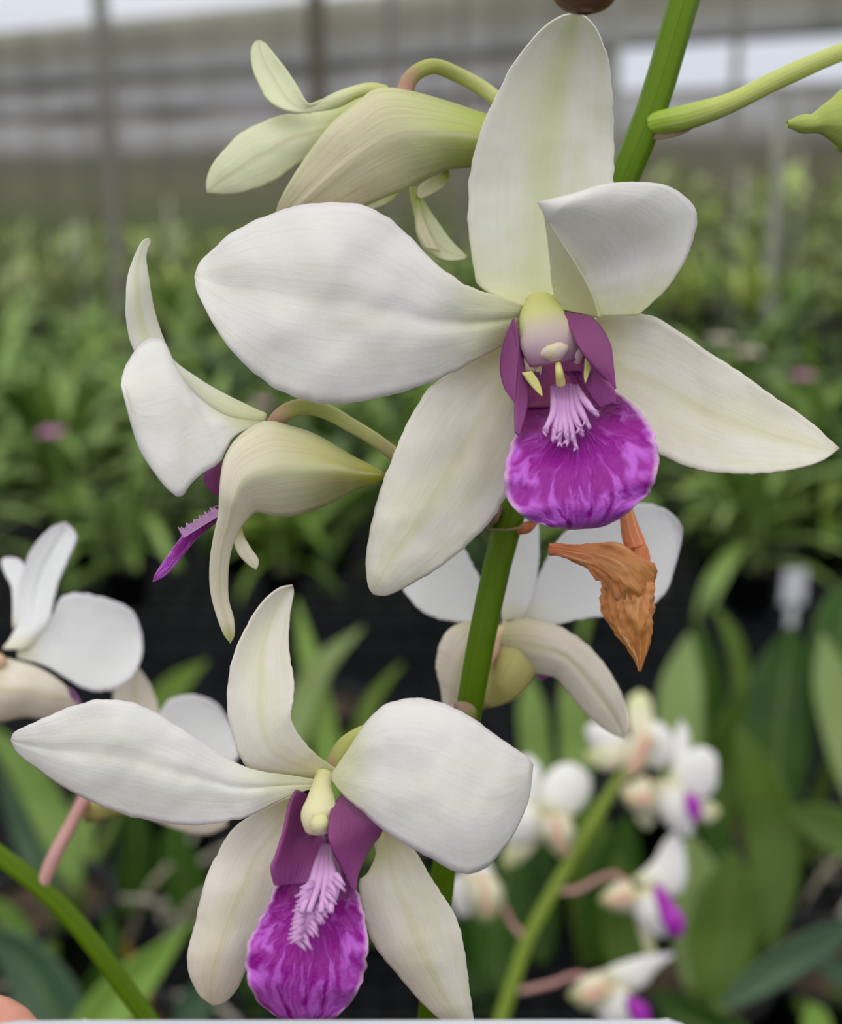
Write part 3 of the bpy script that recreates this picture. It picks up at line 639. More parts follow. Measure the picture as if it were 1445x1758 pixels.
for i in range(24):
    t = i/23; x = 527-19*t+2*math.sin(i*1.7); y = 1520+92*t
    cr.pxtube(M['crest'], D4, [(x+10, y-6, -8.5-2*t), (x, y, -10.5-2*t), (x-11-4*math.sin(i*2.6), y+4+3*(i % 2), -10.5-2*t)], [3.8, 2.2, 0.3], n=6, seg=5, v0=0.5)
for (x0, x1, x2) in ((555, 538, 512), (558, 549, 524), (561, 560, 545), (564, 570, 562)):
    cr.pxtube(M['crest'], D4, [(x0, 1452, 1), (x1, 1510, -8), (x2+6, 1565, -12)], [4, 6, 3], n=8, seg=12)
cr.build('crest', F4, thick=0.0003, label='pale lilac fringed comb on the lip')
pd = MB(); pd.pxtube(M['pedicel'], D4, [(572, 1330, 5), (583, 1302, 5), (598, 1280, 6), (625, 1262, 8), (680, 1240, 13), (740, 1228, 18), (800, 1216, 19)], [20, 20, 17, 15, 13, 12, 12], n=14, seg=50)
pd.build('pedicel', F4, label='pinkish stalk arching behind the right petal')

# ---- withered flower
DW = 0.168
b = MB()
b.pxtube(M['wither'], DW, [(1084, 905, 0), (1088, 945, 0), (1078, 995, 0), (1082, 1045, 0), (1091, 1090, 0), (1097, 1130, 0), (1098, 1153, 0)], [10, 19, 38, 40, 32, 16, 2], n=64, seg=90, flat=0.75, rough=0.30, seed=2, nfreq=2.4, ridge=0.16)
FWI = flower(SPIKE, 'withered_flower', b, label='shrivelled orange brown flower hanging below the big lip')
b = MB(); b.pxtube(M['wither'], DW, [(942, 943, -3), (956, 944, -3), (985, 950, -3), (1020, 956, -2), (1055, 972, -2), (1080, 1000, -1), (1092, 1040, 3)], [9, 12, 21, 33, 42, 36, 10], n=56, seg=60, flat=0.7, rough=0.28, seed=8, nfreq=2.0, ridge=0.14)
b.build('spur', FWI, label='orange pointed spur')
b = MB(); b.pxtube(M['wither'], DW, [(1088, 938, 0), (1080, 912, 0), (1074, 880, 0), (1060, 830, 3), (1000, 790, 6), (930, 800, 8), (895, 880, 8)], [20, 12, 8, 8, 7, 7, 7], n=14, seg=40, rough=0.3)
b.build('pedicel', FWI, label='dried orange stalk')

# ---- flower 5: seen from behind, below the big lip
D5 = 0.190
b = MB()
b.patch(M['mentum'], D5, [(865, 1065), (842, 1110), (828, 1160), (822, 1217)], [(940, 1090), (918, 1158), (880, 1200), (822, 1219)], d=[-2, -3, -2, 0], cup=[-4, -7, -5])
b.patch(M['mentum'], D5, [(865, 1065), (842, 1110), (828, 1160), (822, 1217)], [(940, 1090), (918, 1158), (880, 1200), (822, 1219)], d=[4, 4, 3, 1], cup=[4, 5, 3])
F5 = flower(SPIKE, 'flower', b, thick=0.0004, label='white flower seen from behind, partly hidden by the stem')
part(F5, 'petal', M['blurwhite'], D5, [dict(L=[(858, 1068), (830, 1005), (808, 965), (790, 936), (755, 930), (715, 955), (693, 990), (692, 1008)], R=[(850, 1078), (805, 1070), (764, 1065), (735, 1056), (715, 1042), (702, 1026), (694, 1016), (692, 1008)], d=[2, 3, 4, 6], cup=2)], label='white petal at the left of the stem')
part(F5, 'sepal', M['blurwhite'], D5, [dict(L=[(862, 1066), (858, 1000), (854, 940), (856, 885), (866, 848), (884, 832)], R=[(896, 1064), (912, 1030), (921, 989), (925, 940), (918, 880), (884, 832)], d=[0, 2, 3], cup=-2)], label='upright white sepal behind the stem')
part(F5, 'petal', M['blurwhite'], D5, [dict(L=[(880, 1062), (915, 1010), (935, 965), (965, 920), (1010, 885), (1060, 867), (1102, 864), (1137, 872), (1160, 890), (1170, 908)],
     R=[(892, 1076), (950, 1073), (1000, 1063), (1050, 1057), (1090, 1050), (1125, 1035), (1147, 1008), (1160, 965), (1168, 930), (1170, 908)], d=[1, 2, 3, 5], cup=[0, 2, 2])], label='white petal spreading right behind the withered flower')
part(F5, 'sepal', M['blursepal'], D5, [dict(L=[(850, 1076), (895, 1064), (950, 1073), (982, 1089), (1017, 1117), (1048, 1158), (1069, 1200), (1077, 1245), (1070, 1268)],
     R=[(868, 1130), (900, 1150), (927, 1158), (951, 1162), (975, 1188), (1003, 1222), (1030, 1246), (1052, 1260), (1070, 1268)], d=[-3, -3, -2, 0, 3], cup=[-5, -6, -5, -3, 0], rib=[0, 0.4, 0.5])], label='cream sepal curving down to the right')
part(F5, 'sepal', M['blursepal'], D5, [dict(L=[(822, 1066), (790, 1071), (765, 1088), (752, 1120), (750, 1150), (757, 1180), (762, 1212), (772, 1228)], R=[(850, 1085), (845, 1110), (838, 1140), (830, 1165), (818, 1190), (805, 1210), (790, 1225), (772, 1228)], d=[0, -1, 0, 2], cup=[-3, -4, -2])], label='cream sepal at the left of the stem')
b = MB(); b.patch(M['lip'], D5, [(918, 1145), (915, 1155), (925, 1166)], [(948, 1150), (944, 1160), (930, 1167)], d=4, nu=6, nv=8); b.build('lip', F5, thick=0.0004, label='sliver of purple lip')
b = MB(); b.pxtube(M['pinkheart'], D5, [(872, 1082, -3), (858, 1092, -4), (838, 1130, -6), (818, 1170, -8), (806, 1216, -12)], [13, 12, 10, 9, 9], n=12); b.build('pedicel', F5, label='pink stalk')

# ---- flower 6: mostly beyond the right edge, and the bud at the top
D6 = 0.172
b = MB(); b.pxtube(M['mentum_green'], D6, [(1351, 213, 0), (1372, 212, 0), (1393, 212, 0), (1414, 207, 0), (1435, 205, 0), (1456, 204, 0), (1477, 203, 1), (1498, 201, 2), (1519, 197, 2), (1540, 192, 3)], [6, 15, 17, 32, 50, 58, 60, 58, 48, 26], n=28, seg=44, rough=0.12)
F6 = flower(SPIKE, 'flower', b, label='green spur of a flower cut by the right edge')
part(F6, 'sepal', M['outer'], D6, [dict(L=[(1500, 150), (1560, 150), (1600, 210), (1610, 300), (1600, 380)], R=[(1490, 250), (1530, 270), (1560, 310), (1580, 350), (1600, 380)], d=[-3, -2, 2], cup=-4)])
part(F6, 'petal', M['greenish'], D6, [dict(L=[(1540, 170), (1590, 130), (1640, 120), (1700, 170)], R=[(1550, 210), (1600, 230), (1650, 220), (1700, 170)], d=4, cup=-2)])
b = MB(); b.pxtube(M['pedicel_green'], D6, [(1118, 214, 3), (1140, 209, 2), (1175, 202, 1), (1250, 178, 0), (1340, 134, 0), (1445, 89, 0), (1510, 70, 2), (1550, 100, 3), (1550, 170, 3)], [20, 21, 17, 16.5, 16, 15, 15, 14, 14], n=16, seg=60)
b.build('pedicel', F6, label='pale green stalk branching to the right')
b = MB(); b.pxtube(M['bud'], 0.146, [(1003, 21-11*i, 0) for i in range(11)], [14, 40, 52, 58, 60, 60, 57, 50, 40, 28, 14], n=28, seg=40, flat=0.9, rough=0.06)
bud = b.build('bud', SPIKE, label='brownish green bud cut by the top edge')
b = MB(); b.pxtube(M['pedicel'], 0.150, [(988, -85, 2), (1020, -130, 8), (1090, -130, 18), (1180, -55, 27)], [9, 9, 9, 9], n=12); b.build('pedicel', bud)

# ------------------------------------------------------------------ left spike (slightly blurred)
DB = 0.215
base = P(300, 1900, DB); 
def spike_root(x, y, label):
    return thing('orchid_plant', (x, y, BENCH), label, 'orchid')
SB = spike_root(0.02, 0.33, 'blurred white orchid spike at the left edge with a green stem slanting down')
b = MB()
pts = [P(x, y, DB) for x, y in ((-160, 1375), (-60, 1428), (0, 1470), (80, 1532), (150, 1608), (210, 1690), (265, 1765), (330, 1870))]
pts += [Vector((0.0, 0.26, 1.05)), Vector((0.02, 0.31, 0.95)), Vector((0.02, 0.33, BENCH+0.09))]
b.tube(M['stem'], pts[::-1], [0.0019, 0.0018, 0.0017, 0.0016, 0.0016, 0.0016, 0.0017, 0.0018, 0.0018], n=14, seg=70)
sb = b.build('stem', SB)
b = MB(); b.lathe(M['pot'], (0.02, 0.33, BENCH), [(0.0, 0.0), (0.042, 0.0), (0.054, 0.095), (0.058, 0.095), (0.058, 0.102), (0.051, 0.102), (0.049, 0.085), (0.0, 0.088)]); b.build('pot', SB)
# flower B1 at the left edge
b = MB(); b.patch(M['blursepal'], DB, [(-40, 1120), (27, 1135), (57, 1144), (88, 1160), (115, 1182), (138, 1206)], [(-60, 1240), (0, 1238), (44, 1230), (80, 1233), (110, 1222), (138, 1206)], d=[-2, -3, -2, 0], cup=[-6, -8, -5, -1])
b.pxtube(M['pinkheart'], DB, [(2, 1128, -5), (-8, 1140, -6)], [12, 10], n=10)
FB1 = flower(SB, 'flower', b, thick=0.0005, label='white flower cut by the left edge')
part(FB1, 'sepal', M['blurwhite'], DB, [dict(L=[(5, 1115), (28, 1075), (30, 1020), (45, 965), (62, 933), (87, 907), (112, 897)], R=[(50, 1115), (84, 1066), (91, 1036), (100, 1000), (118, 958), (131, 920), (112, 897)], d=[0, 1, 2, 3], cup=[-3, 2, 2], rib=[0, 0.5, 0.6])], label='upright white sepal')
part(FB1, 'petal', M['blurwhite'], DB, [dict(L=[(30, 1100), (70, 1086), (92, 1054), (103, 1029), (128, 1018), (168, 1024), (199, 1033), (228, 1052), (243, 1090)], R=[(30, 1130), (75, 1142), (110, 1162), (140, 1180), (168, 1187), (204, 1180), (230, 1158), (243, 1125), (243, 1090)], d=[0, 1, 3, 4], cup=[0, 2, 2], rough=1)], label='rounded white petal pointing right')
part(FB1, 'petal', M['blurwhite'], DB, [dict(L=[(22, 1080), (20, 1010), (8, 985), (2, 965), (8, 957)], R=[(34, 1060), (46, 1000), (45, 978), (32, 960), (8, 957)], d=[2, 5, 7], cup=1)])
part(FB1, 'petal', M['blurwhite'], DB, [dict(L=[(-20, 1110), (-70, 1050), (-130, 1030)], R=[(-20, 1140), (-80, 1120), (-130, 1030)], d=[0, 2, 4])])
b = MB(); b.patch(M['lip'], DB, [(112, 1178), (126, 1187), (139, 1208)], [(110, 1186), (122, 1196), (139, 1210)], d=-1, nu=4, nv=6); b.build('lip', FB1, thick=0.0005, label='thin purple lip edge')
b = MB(); b.pxtube(M['pedicel_pink'], DB, [(-10, 1150, -4), (-60, 1180, 4), (-110, 1260, 6), (-120, 1330, 3), (-100, 1400, 0)], [10, 10, 9, 9, 9]); b.build('pedicel', FB1)
# flower B2 behind the long left petal
DB2 = 0.225
b = MB(); b.patch(M['mentum'], DB2, [(240, 1310), (190, 1340), (155, 1365), (142, 1388), (148, 1410)], [(290, 1390), (250, 1400), (205, 1396), (172, 1406), (148, 1412)], d=[-2, -3, 0], cup=[-5, -6, -3])
FB2 = flower(SB, 'flower', b, thick=0.0005, label='white flower mostly hidden behind the long left petal')
part(FB2, 'petal', M['blurwhite'], DB2, [dict(L=[(250, 1320), (262, 1270), (276, 1218), (301, 1197), (336, 1194), (370, 1208), (390, 1235)], R=[(280, 1350), (330, 1345), (380, 1330), (405, 1305), (412, 1290), (402, 1260), (390, 1235)], d=[0, 1, 2], cup=2)], label='rounded white petal')
part(FB2, 'sepal', M['blursepal'], DB2, [dict(L=[(230, 1310), (205, 1260), (193, 1205), (205, 1165), (238, 1148)], R=[(262, 1300), (272, 1260), (271, 1216), (258, 1178), (238, 1148)], d=[0, 2, 4], cup=1.5)], label='pinkish upright sepal')
part(FB2, 'sepal', M['blursepal'], DB2, [dict(L=[(240, 1350), (300, 1370), (350, 1380), (390, 1405)], R=[(230, 1380), (262, 1406), (310, 1425), (355, 1432), (390, 1418)], d=[0, 1, 2], cup=-2)])
b = MB(); b.pxtube(M['pedicel_pink'], DB2, [(165, 1345, 0), (145, 1372, -3), (122, 1415, -6), (98, 1460, -9), (80, 1502, -10), (72, 1525, -10)], [14, 12, 11, 11, 12, 11], n=12); b.build('pedicel', FB2, label='straight pink stalk')

# ------------------------------------------------------------------ right small spike, further back
DC = 0.46
SCK = spike_root(0.06, 0.42, 'small distant white orchid spike at the lower right on a thin yellow green stem')
b = MB()
pts = [P(x, y, DC) for x, y in ((1088, 1305), (1062, 1338), (1028, 1395), (993, 1451), (950, 1529), (906, 1611), (880, 1689), (860, 1752), (845, 1830))]
pts += [Vector((0.045, 0.40, 0.93)), Vector((0.06, 0.42, BENCH+0.09))]
b.tube(M['stem_far'], pts[::-1], [0.0032, 0.0032, 0.0031, 0.003, 0.0029, 0.0027, 0.0024, 0.002], n=12, seg=50)
b.build('stem', SCK)
b = MB(); b.lathe(M['pot'], (0.06, 0.42, BENCH), [(0.0, 0.0), (0.036, 0.0), (0.044, 0.085), (0.047, 0.085), (0.047, 0.09), (0.041, 0.09), (0.040, 0.08), (0.0, 0.08)]); b.build('pot', SCK)
def cflower(body, parts, ped, lab, D=DC):
    b = MB(); b.patch(M['fblurgreen'], D, body[0], body[1], d=[-4, -6, -2], cup=[-12, -14, -6], nu=8, nv=14)
    b.patch(M['pinkheart'], D, [(p[0]*0.5+q[0]*0.5-7, p[1]*0.5+q[1]*0.5-7) for p, q in zip(body[0][:3], body[1][:3])], [(p[0]*0.5+q[0]*0.5+8, p[1]*0.5+q[1]*0.5+8) for p, q in zip(body[0][:3], body[1][:3])], d=-20, nu=5, nv=6)
    f = flower(SCK, 'flower', b, thick=0.001, label=lab)
    for nm, m, L, R, d in parts:
        b = MB(); b.patch(m, D, L, R, d=d, cup=[-3, -5, -2], nu=8, nv=14, rough=2); b.build(nm, f, thick=0.0009)
    if ped:
        b = MB(); b.pxtube(M['pedicel_pink'], D, ped, 5.2, n=8); b.build('pedicel', f, label='pink stalk')
    return f
W_, G_, PU = M['fblur'], M['fblurgreen'], M['lipblur']
cflower(([(1095, 1255), (1078, 1290), (1072, 1320), (1070, 1338)], [(1130, 1270), (1112, 1305), (1092, 1330), (1074, 1340)]), [
    ('sepal', G_, [(1085, 1270), (1076, 1230), (1080, 1200), (1098, 1186)], [(1125, 1270), (1120, 1232), (1114, 1200), (1098, 1186)], [0, 4, 8]),
    ('petal', W_, [(1090, 1275), (1050, 1250), (1018, 1240), (1005, 1255)], [(1085, 1300), (1050, 1300), (1020, 1285), (1005, 1255)], [0, 3, 6]),
    ('sepal', G_, [(1080, 1290), (1040, 1280), (1005, 1292)], [(1075, 1310), (1040, 1322), (1005, 1300)], [-3, 0, 4]),
    ('petal', W_, [(1105, 1250), (1130, 1240), (1152, 1262), (1160, 1290)], [(1100, 1310), (1130, 1320), (1150, 1308), (1160, 1290)], [0, 3, 5])],
    None, 'small blurred flower at the top of the distant spike')
cflower(([(1110, 1330), (1085, 1345), (1070, 1355), (1066, 1362)], [(1130, 1400), (1100, 1400), (1082, 1385), (1068, 1366)]), [
    ('sepal', W_, [(1150, 1335), (1157, 1290), (1160, 1255), (1168, 1236)], [(1178, 1335), (1182, 1290), (1180, 1255), (1168, 1236)], [0, 4, 6]),
    ('petal', W_, [(1140, 1345), (1170, 1300), (1200, 1282), (1226, 1295), (1230, 1320)], [(1160, 1375), (1190, 1382), (1212, 1372), (1228, 1350), (1230, 1320)], [0, 2, 4]),
    ('petal', W_, [(1115, 1340), (1130, 1390), (1150, 1420), (1180, 1436)], [(1165, 1340), (1180, 1375), (1192, 1408), (1184, 1436)], [-4, -6, -4]),
    ('sepal', G_, [(1190, 1370), (1215, 1375), (1235, 1388)], [(1190, 1400), (1215, 1412), (1235, 1398)], [4, 6, 8]),
    ('lip', PU, [(1176, 1362), (1178, 1385), (1190, 1412)], [(1190, 1362), (1202, 1382), (1200, 1405)], [-8, -9, -8]),
    ('sepal', G_, [(1090, 1395), (1095, 1410), (1108, 1422)], [(1125, 1395), (1122, 1410), (1112, 1424)], [0, 2, 4])],
    [(1082, 1352, -4), (1060, 1350, 0), (1042, 1370, 0)], 'small blurred flower beside the topmost one, pointing right')
cflower(([(925, 1400), (930, 1430), (945, 1455), (960, 1470)], [(975, 1395), (985, 1430), (975, 1455), (964, 1472)]), [
    ('petal', W_, [(925, 1390), (930, 1345), (955, 1315), (985, 1312), (1010, 1330)], [(965, 1410), (990, 1395), (1008, 1375), (1014, 1350), (1010, 1330)], [0, 3, 6]),
    ('sepal', W_, [(890, 1400), (880, 1350), (888, 1310), (905, 1295)], [(930, 1400), (930, 1350), (925, 1315), (905, 1295)], [2, 5, 8]),
    ('petal', W_, [(930, 1390), (890, 1385), (870, 1400), (862, 1430)], [(940, 1430), (910, 1445), (885, 1450), (862, 1430)], [0, 2, 4]),
    ('sepal', G_, [(895, 1420), (870, 1450), (862, 1480)], [(930, 1440), (900, 1475), (870, 1492)], [3, 5, 8])],
    [(965, 1465, -4), (985, 1462, 0), (990, 1455, 0)], 'small blurred flower half hidden by the big right petal')
cflower(([(1080, 1510), (1050, 1522), (1035, 1535), (1028, 1545)], [(1100, 1555), (1070, 1565), (1045, 1558), (1030, 1548)]), [
    ('petal', W_, [(1085, 1510), (1120, 1480), (1140, 1445), (1158, 1425)], [(1130, 1535), (1165, 1535), (1178, 1500), (1172, 1450)], [0, 3, 5]),
    ('petal', W_, [(1075, 1530), (1090, 1570), (1110, 1595), (1135, 1607)], [(1130, 1520), (1138, 1555), (1144, 1585), (1142, 1607)], [-4, -6, -4]),
    ('sepal', G_, [(1090, 1570), (1098, 1600), (1108, 1640)], [(1112, 1580), (1118, 1605), (1126, 1640)], [2, 4, 6]),
    ('lip', PU, [(1122, 1515), (1128, 1555), (1145, 1598), (1162, 1608)], [(1134, 1520), (1155, 1552), (1174, 1580), (1170, 1606)], [-6, -8, -8])],
    [(1075, 1518, -6), (1055, 1502, -2), (1030, 1508, 0), (990, 1528, 0), (955, 1530, 0)], 'small blurred flower in side view, middle of the distant spike')
cflower(([(1030, 1668), (1000, 1680), (985, 1695), (975, 1708)], [(1060, 1715), (1030, 1735), (1000, 1730), (978, 1712)]), [
    ('petal', W_, [(1025, 1672), (1060, 1655), (1110, 1640), (1156, 1636)], [(1070, 1710), (1105, 1692), (1125, 1665), (1156, 1640)], [0, 2, 4]),
    ('petal', W_, [(1010, 1690), (1020, 1730), (1040, 1760), (1060, 1775)], [(1070, 1690), (1085, 1720), (1090, 1755), (1075, 1775)], [-4, -6, -4]),
    ('lip', PU, [(1072, 1712), (1080, 1740), (1095, 1770)], [(1088, 1712), (1110, 1730), (1118, 1765)], [-8, -9, -8])],
    [(1020, 1682, -6), (990, 1674, -2), (950, 1688, 0), (890, 1702, 0)], 'lowest small blurred flower of the distant spike, above the white card')
cflower(([(800, 1500), (805, 1540), (815, 1570), (828, 1582)], [(845, 1500), (862, 1530), (858, 1560), (838, 1582)]), [
    ('petal', W_, [(800, 1500), (780, 1505), (772, 1530), (780, 1560)], [(830, 1520), (820, 1550), (800, 1575), (782, 1565)], [0, 3, 5]),
    ('sepal', W_, [(795, 1510), (800, 1490), (820, 1478)], [(845, 1510), (845, 1492), (825, 1478)], [3, 4, 6])],
    [(845, 1520, -6), (862, 1552, -2), (878, 1585, 0), (900, 1610, 0)], 'small blurred flower peeping out below the big right petal')

# ------------------------------------------------------------------ white card held from below
b = MB(); DK = 0.132
top = [(-60, 1790), (-40, 1768), (0, 1757), (36, 1752.5), (140, 1751.5), (146, 1749.5), (152, 1751.5), (280, 1751.5), (600, 1751.5), (900, 1751), (1130, 1750.5), (1146, 1748.5), (1152, 1751.5), (1170, 1757), (1185, 1770), (1190, 1800)]
fr = []; bk = []
for dd, lst in ((0.0, fr), (0.0008, bk)):
    for x, y in top: lst.append(P(x, y, DK+dd))
lowf = [P(x, 2420, DK) for x, y in top]; lowb = [P(x, 2420, DK+0.0008) for x, y in top]
b.grid([lowf, fr, bk, lowb], M['card'])
b.grid([lowb, lowf], M['card'])
card = tag(b.build('card', smooth=False), 'white plastic card whose top edge runs along the bottom of the picture', 'card')

# hand holding the card (only a fingertip shows)
def hand():
    me = bpy.data.meshes.new('hand'); V = []; E = []; R = []
    def add(p, r, par=None):
        V.append(tuple(p)); R.append(r)
        if par is not None: E.append((par, len(V)-1))
        return len(V)-1
    def q(x, y, d): return P(x, y, DK+d/1000.0)
    palm = add(q(-150, 2950, 24), 0.016)
    wrist = add(q(-200, 3500, 26), 0.021, palm); arm = add(q(-230, 4300, 30), 0.024, wrist); add(q(-240, 5200, 32), 0.028, arm)
    tips = [((-330, 2700, 24), (-240, 2300, 20), (-120, 2020, 14), (8, 1733, 9.5), 0.0085),
            ((-130, 2650, 26), (20, 2380, 22), (120, 2180, 14), (170, 2020, 10), 0.0080),
            ((10, 2760, 24), (200, 2560, 22), (300, 2400, 15), (350, 2280, 10), 0.0076),
            ((90, 2900, 22), (300, 2760, 20), (400, 2640, 14), (450, 2560, 10), 0.0066)]
    for a, b_, c, d, r in tips:
        i = add(q(*a), r*1.35, palm); i = add(q(*b_), r*1.1, i); i = add(q(*c), r*1.0, i); e_ = tuple(c[k_]*0.3+d[k_]*0.7 for k_ in range(3)); i = add(q(*e_), r*0.98, i); add(q(*d), r*0.72, i)
    i = add(q(-60, 3050, 4), 0.012, palm); i = add(q(120, 2780, -9), 0.0105, i); add(q(260, 2520, -9.5), 0.0085, i)
    me.from_pydata([Vector(v) for v in V], E, [])
    ob = bpy.data.objects.new('person', me); COL.objects.link(ob)
    me.materials.append(M['skin'])
    sk = ob.modifiers.new('skin', 'SKIN')
    for v, r in zip(me.skin_vertices[0].data, R): v.radius = (r, r)
    me.skin_vertices[0].data[0].use_root = True
    sk.use_smooth_shade = True
    ss = ob.modifiers.new('smooth', 'SUBSURF'); ss.levels = 2; ss.render_levels = 2
    tag(ob, 'fingertip of a person holding the white card at the bottom left corner', 'person')
    return ob
hand()

# ------------------------------------------------------------------ plants on the benches
def leaf_rows(base, az, length, width, rise, droop, fold=0.25, n=10, nu=4, twist=0.0, blunt=1.0):
    """a strap leaf as a grid of world points"""
    rows = []; d = Vector((math.cos(az), math.sin(az), 0)); side0 = Vector((-math.sin(az), math.cos(az), 0))
    for i in range(n+1):
        t = i/n
        ang = rise - droop*t
        if i == 0: c = Vector(base)
        else: c = c + (d*math.cos(ang)+Vector((0, 0, 1))*math.sin(ang))*(length/n)
        nrm = (-d*math.sin(ang)+Vector((0, 0, 1))*math.cos(ang))
        w = width*(math.sin(math.pi*min(0.999, (t*0.86+0.12)))**0.75)*blunt if t < 0.97 else width*0.12
        sd = (side0*math.cos(twist*t)+nrm*math.sin(twist*t))
        rows.append([c+sd*(w/2*z)+nrm*(abs(z)*w/2*fold) for z in [(-1+2*j/nu) for j in range(nu+1)]])
    return rows
def potmb(c, r, h):
    mb = MB(); mb.lathe(M['pot'], c, [(0.0, 0.0), (r*0.75, 0.0), (r*0.95, h*0.92), (r*1.05, h*0.92), (r*1.05, h), (r*0.92, h), (r*0.9, h*0.86)], 14)
    return mb
def make_plant(seed, label, cat, group, loc, mat, nl=14, L=(0.16, 0.30), w=0.028, split=True, rise=(0.6, 1.35), droop=(0.4, 1.7), name='potted_orchid', r=0.055):
    rnd = random.Random(seed); c = Vector(loc); root = None
    if split: root = thing(name, loc, label, cat, group)
    pm = potmb(c, r, 0.10)
    pm.lathe(M['bark'], c, [(r*0.9, 0.086), (r*0.4, 0.092), (0.0, 0.094)], 12)
    if split: pm.build('pot', root)
    canes = MB(); cb = []
    for i in range(max(2, nl//4)):
        a = rnd.uniform(0, 6.28); q = rnd.uniform(0, r*0.5); b0 = c+Vector((math.cos(a)*q, math.sin(a)*q, 0.09)); h = rnd.uniform(0.04, 0.14)
        b1 = b0+Vector((rnd.uniform(-.03, .03), rnd.uniform(-.03, .03), h)); cb.append((b0, b1))
        (canes if split else pm).tube(M['leafpale'], [b0, (b0+b1)/2+Vector((0.003, 0, 0)), b1], [0.005, 0.007, 0.004], n=6, seg=5)
    if split: canes.build('cane', root)
    for i in range(nl):
        b0, b1 = rnd.choice(cb); f = rnd.uniform(0.2, 1.0); pnt = b0.lerp(b1, f)
        rows = leaf_rows(pnt, rnd.uniform(0, 6.283), rnd.uniform(*L), w*rnd.uniform(0.8, 1.25), rnd.uniform(*rise), rnd.uniform(*droop), twist=rnd.uniform(-0.6, 0.6), n=9 if split else 6, nu=4 if split else 2)
        if split: lm = MB(); lm.grid(rows, mat); lm.build('leaf', root, thick=0.0007)
        else: pm.grid(rows, mat)
    if not split:
        o = pm.build(name, None, origin=loc); tag(o, label, cat, group); return o
    return root
def dup(root, loc, rz, label=None, group=None, sc=1.0):
    r = root.copy(); COL.objects.link(r); r.location = loc; r.rotation_euler = (0, 0, rz); r.scale = (sc, sc, sc)
    if label: r['label'] = label
    if group: r['group'] = group
    for ch in list(root.children):
        c = ch.copy(); COL.objects.link(c); c.parent = r
    return r
rnd = random.Random(11)
# middle bench: bushy plants
midlab = 'blurred bushy green orchid in a black pot among the rows on the middle bench'
midg = 'bushy orchids on the middle bench'
protos = []
for i in range(5):
    protos.append(make_plant(100+i, midlab, 'potted orchid', midg, (-1.0+0.42*i, 1.84, BENCH), [M['leaf'], M['leafmid'], M['leafdark'], M['leafmid'], M['leaf']][i], nl=32, L=(0.15, 0.30), w=0.028, rise=(0.15, 1.45)))
k = 0
for row, y in enumerate((1.84, 2.12, 2.45, 2.8, 3.15)):
    half = 0.47*y+0.25; n = int(2*half/0.25)
    for j in range(n+1):
        x = -half+2*half*j/n+rnd.uniform(-0.04, 0.04)
        if row == 0 and any(abs(x-(-1.0+0.42*i)) < 0.12 for i in range(5)): continue
        dup(protos[(k*3+row) % 5], (x, y+rnd.uniform(-0.05, 0.05), BENCH), rnd.uniform(0, 6.28), sc=rnd.uniform(0.8, 1.08)); k += 1
for j in range(7):
    dup(protos[(j*2+1) % 5], (-0.68+0.235*j, 1.65+rnd.uniform(-.02, .02), BENCH), rnd.uniform(0, 6.28), sc=rnd.uniform(0.6, 0.72))
# far bench: single-mesh plants too small to show parts
farlab = 'tiny hazy green potted plant in the far rows, one of many alike'
farg = 'hazy plants on the far benches'
fp = [make_plant(200+i, farlab, 'potted plant', farg, (-1.5+i*0.6, 4.25, BENCH), [M['leaffar'], M['leafmid'], M['leaffar'], M['leaflime']][i], nl=16, L=(0.16, 0.30), w=0.035, split=False, rise=(1.0, 1.5), droop=(0.2, 1.0), name='potted_plant') for i in range(4)]
def far(y0, y1, ny, dx, z, ks, sc):
    for a in range(ny):
        y = y0+(y1-y0)*a/max(1, ny-1); half = 0.40*y+0.4; n = int(2*half/dx)
        for j in range(n+1):
            o = fp[rnd.choice(ks)].copy(); COL.objects.link(o)
            o.location = (-half+2*half*j/n+rnd.uniform(-.08, .08), y+rnd.uniform(-.1, .1), z); o.rotation_euler = (0, 0, rnd.uniform(0, 6.28)); s_ = sc*rnd.uniform(0.8, 1.15); o.scale = (s_, s_, s_)
far(4.35, 5.75, 3, 0.42, BENCH, (0, 1, 2, 3), 1.0)
# pink blooms among the plants, on their own stalks
def bloom(name, x, y, D, r, m, label, n=6, zb=BENCH+0.08):
    c = P(x, y, D); root = thing(name, (c.x, c.y, zb), label, 'flower')
    s = MB(); s.tube(M['leafmid'], [Vector((c.x, c.y, zb)), (Vector((c.x, c.y, zb))+c)/2+Vector((0.01, 0, 0)), c], 0.003, n=6, seg=8); s.build('stalk', root)
    for i in range(n):
        a = 2*math.pi*i/n; lm = MB()
        lm.grid(leaf_rows(c, a, r, r*0.9, 0.5, 1.0, n=5), m); lm.build('petal', root, thick=0.0008)
bloom('pink_bloom', 88, 742, 1.66, 0.022, M['pinkflower'], 'blurred pink bloom at the left among dark leaves')
bloom('pink_bloom', 1378, 645, 1.7, 0.020, M['pinkflower'], 'blurred pink bloom right of the pale pink ones')
bloom('pink_bloom', 1285, 605, 1.75, 0.024, M['paleflower'], 'blurred pale pink bloom in the middle of the right-hand cluster')
bloom('pink_bloom', 1238, 582, 1.75, 0.022, M['paleflower'], 'blurred pale cream bloom, leftmost of the right-hand cluster')
bloom('pink_bloom', 452, 692, 1.7, 0.016, M['pinkflower'], 'dim pink bloom just above the joint of the left side flower')
c = P(1355, 1000, 1.62); b = MB(); b.box(M['tag'], (c.x, c.y-0.02, c.z), (0.032, 0.0015, 0.052)); b.box(M['tag'], (c.x, c.y-0.02, c.z-0.05), (0.012, 0.0015, 0.06)); 
tag(b.build('plant_tag', smooth=False), 'blurred white plastic plant tag standing at a pot on the right', 'plant tag')

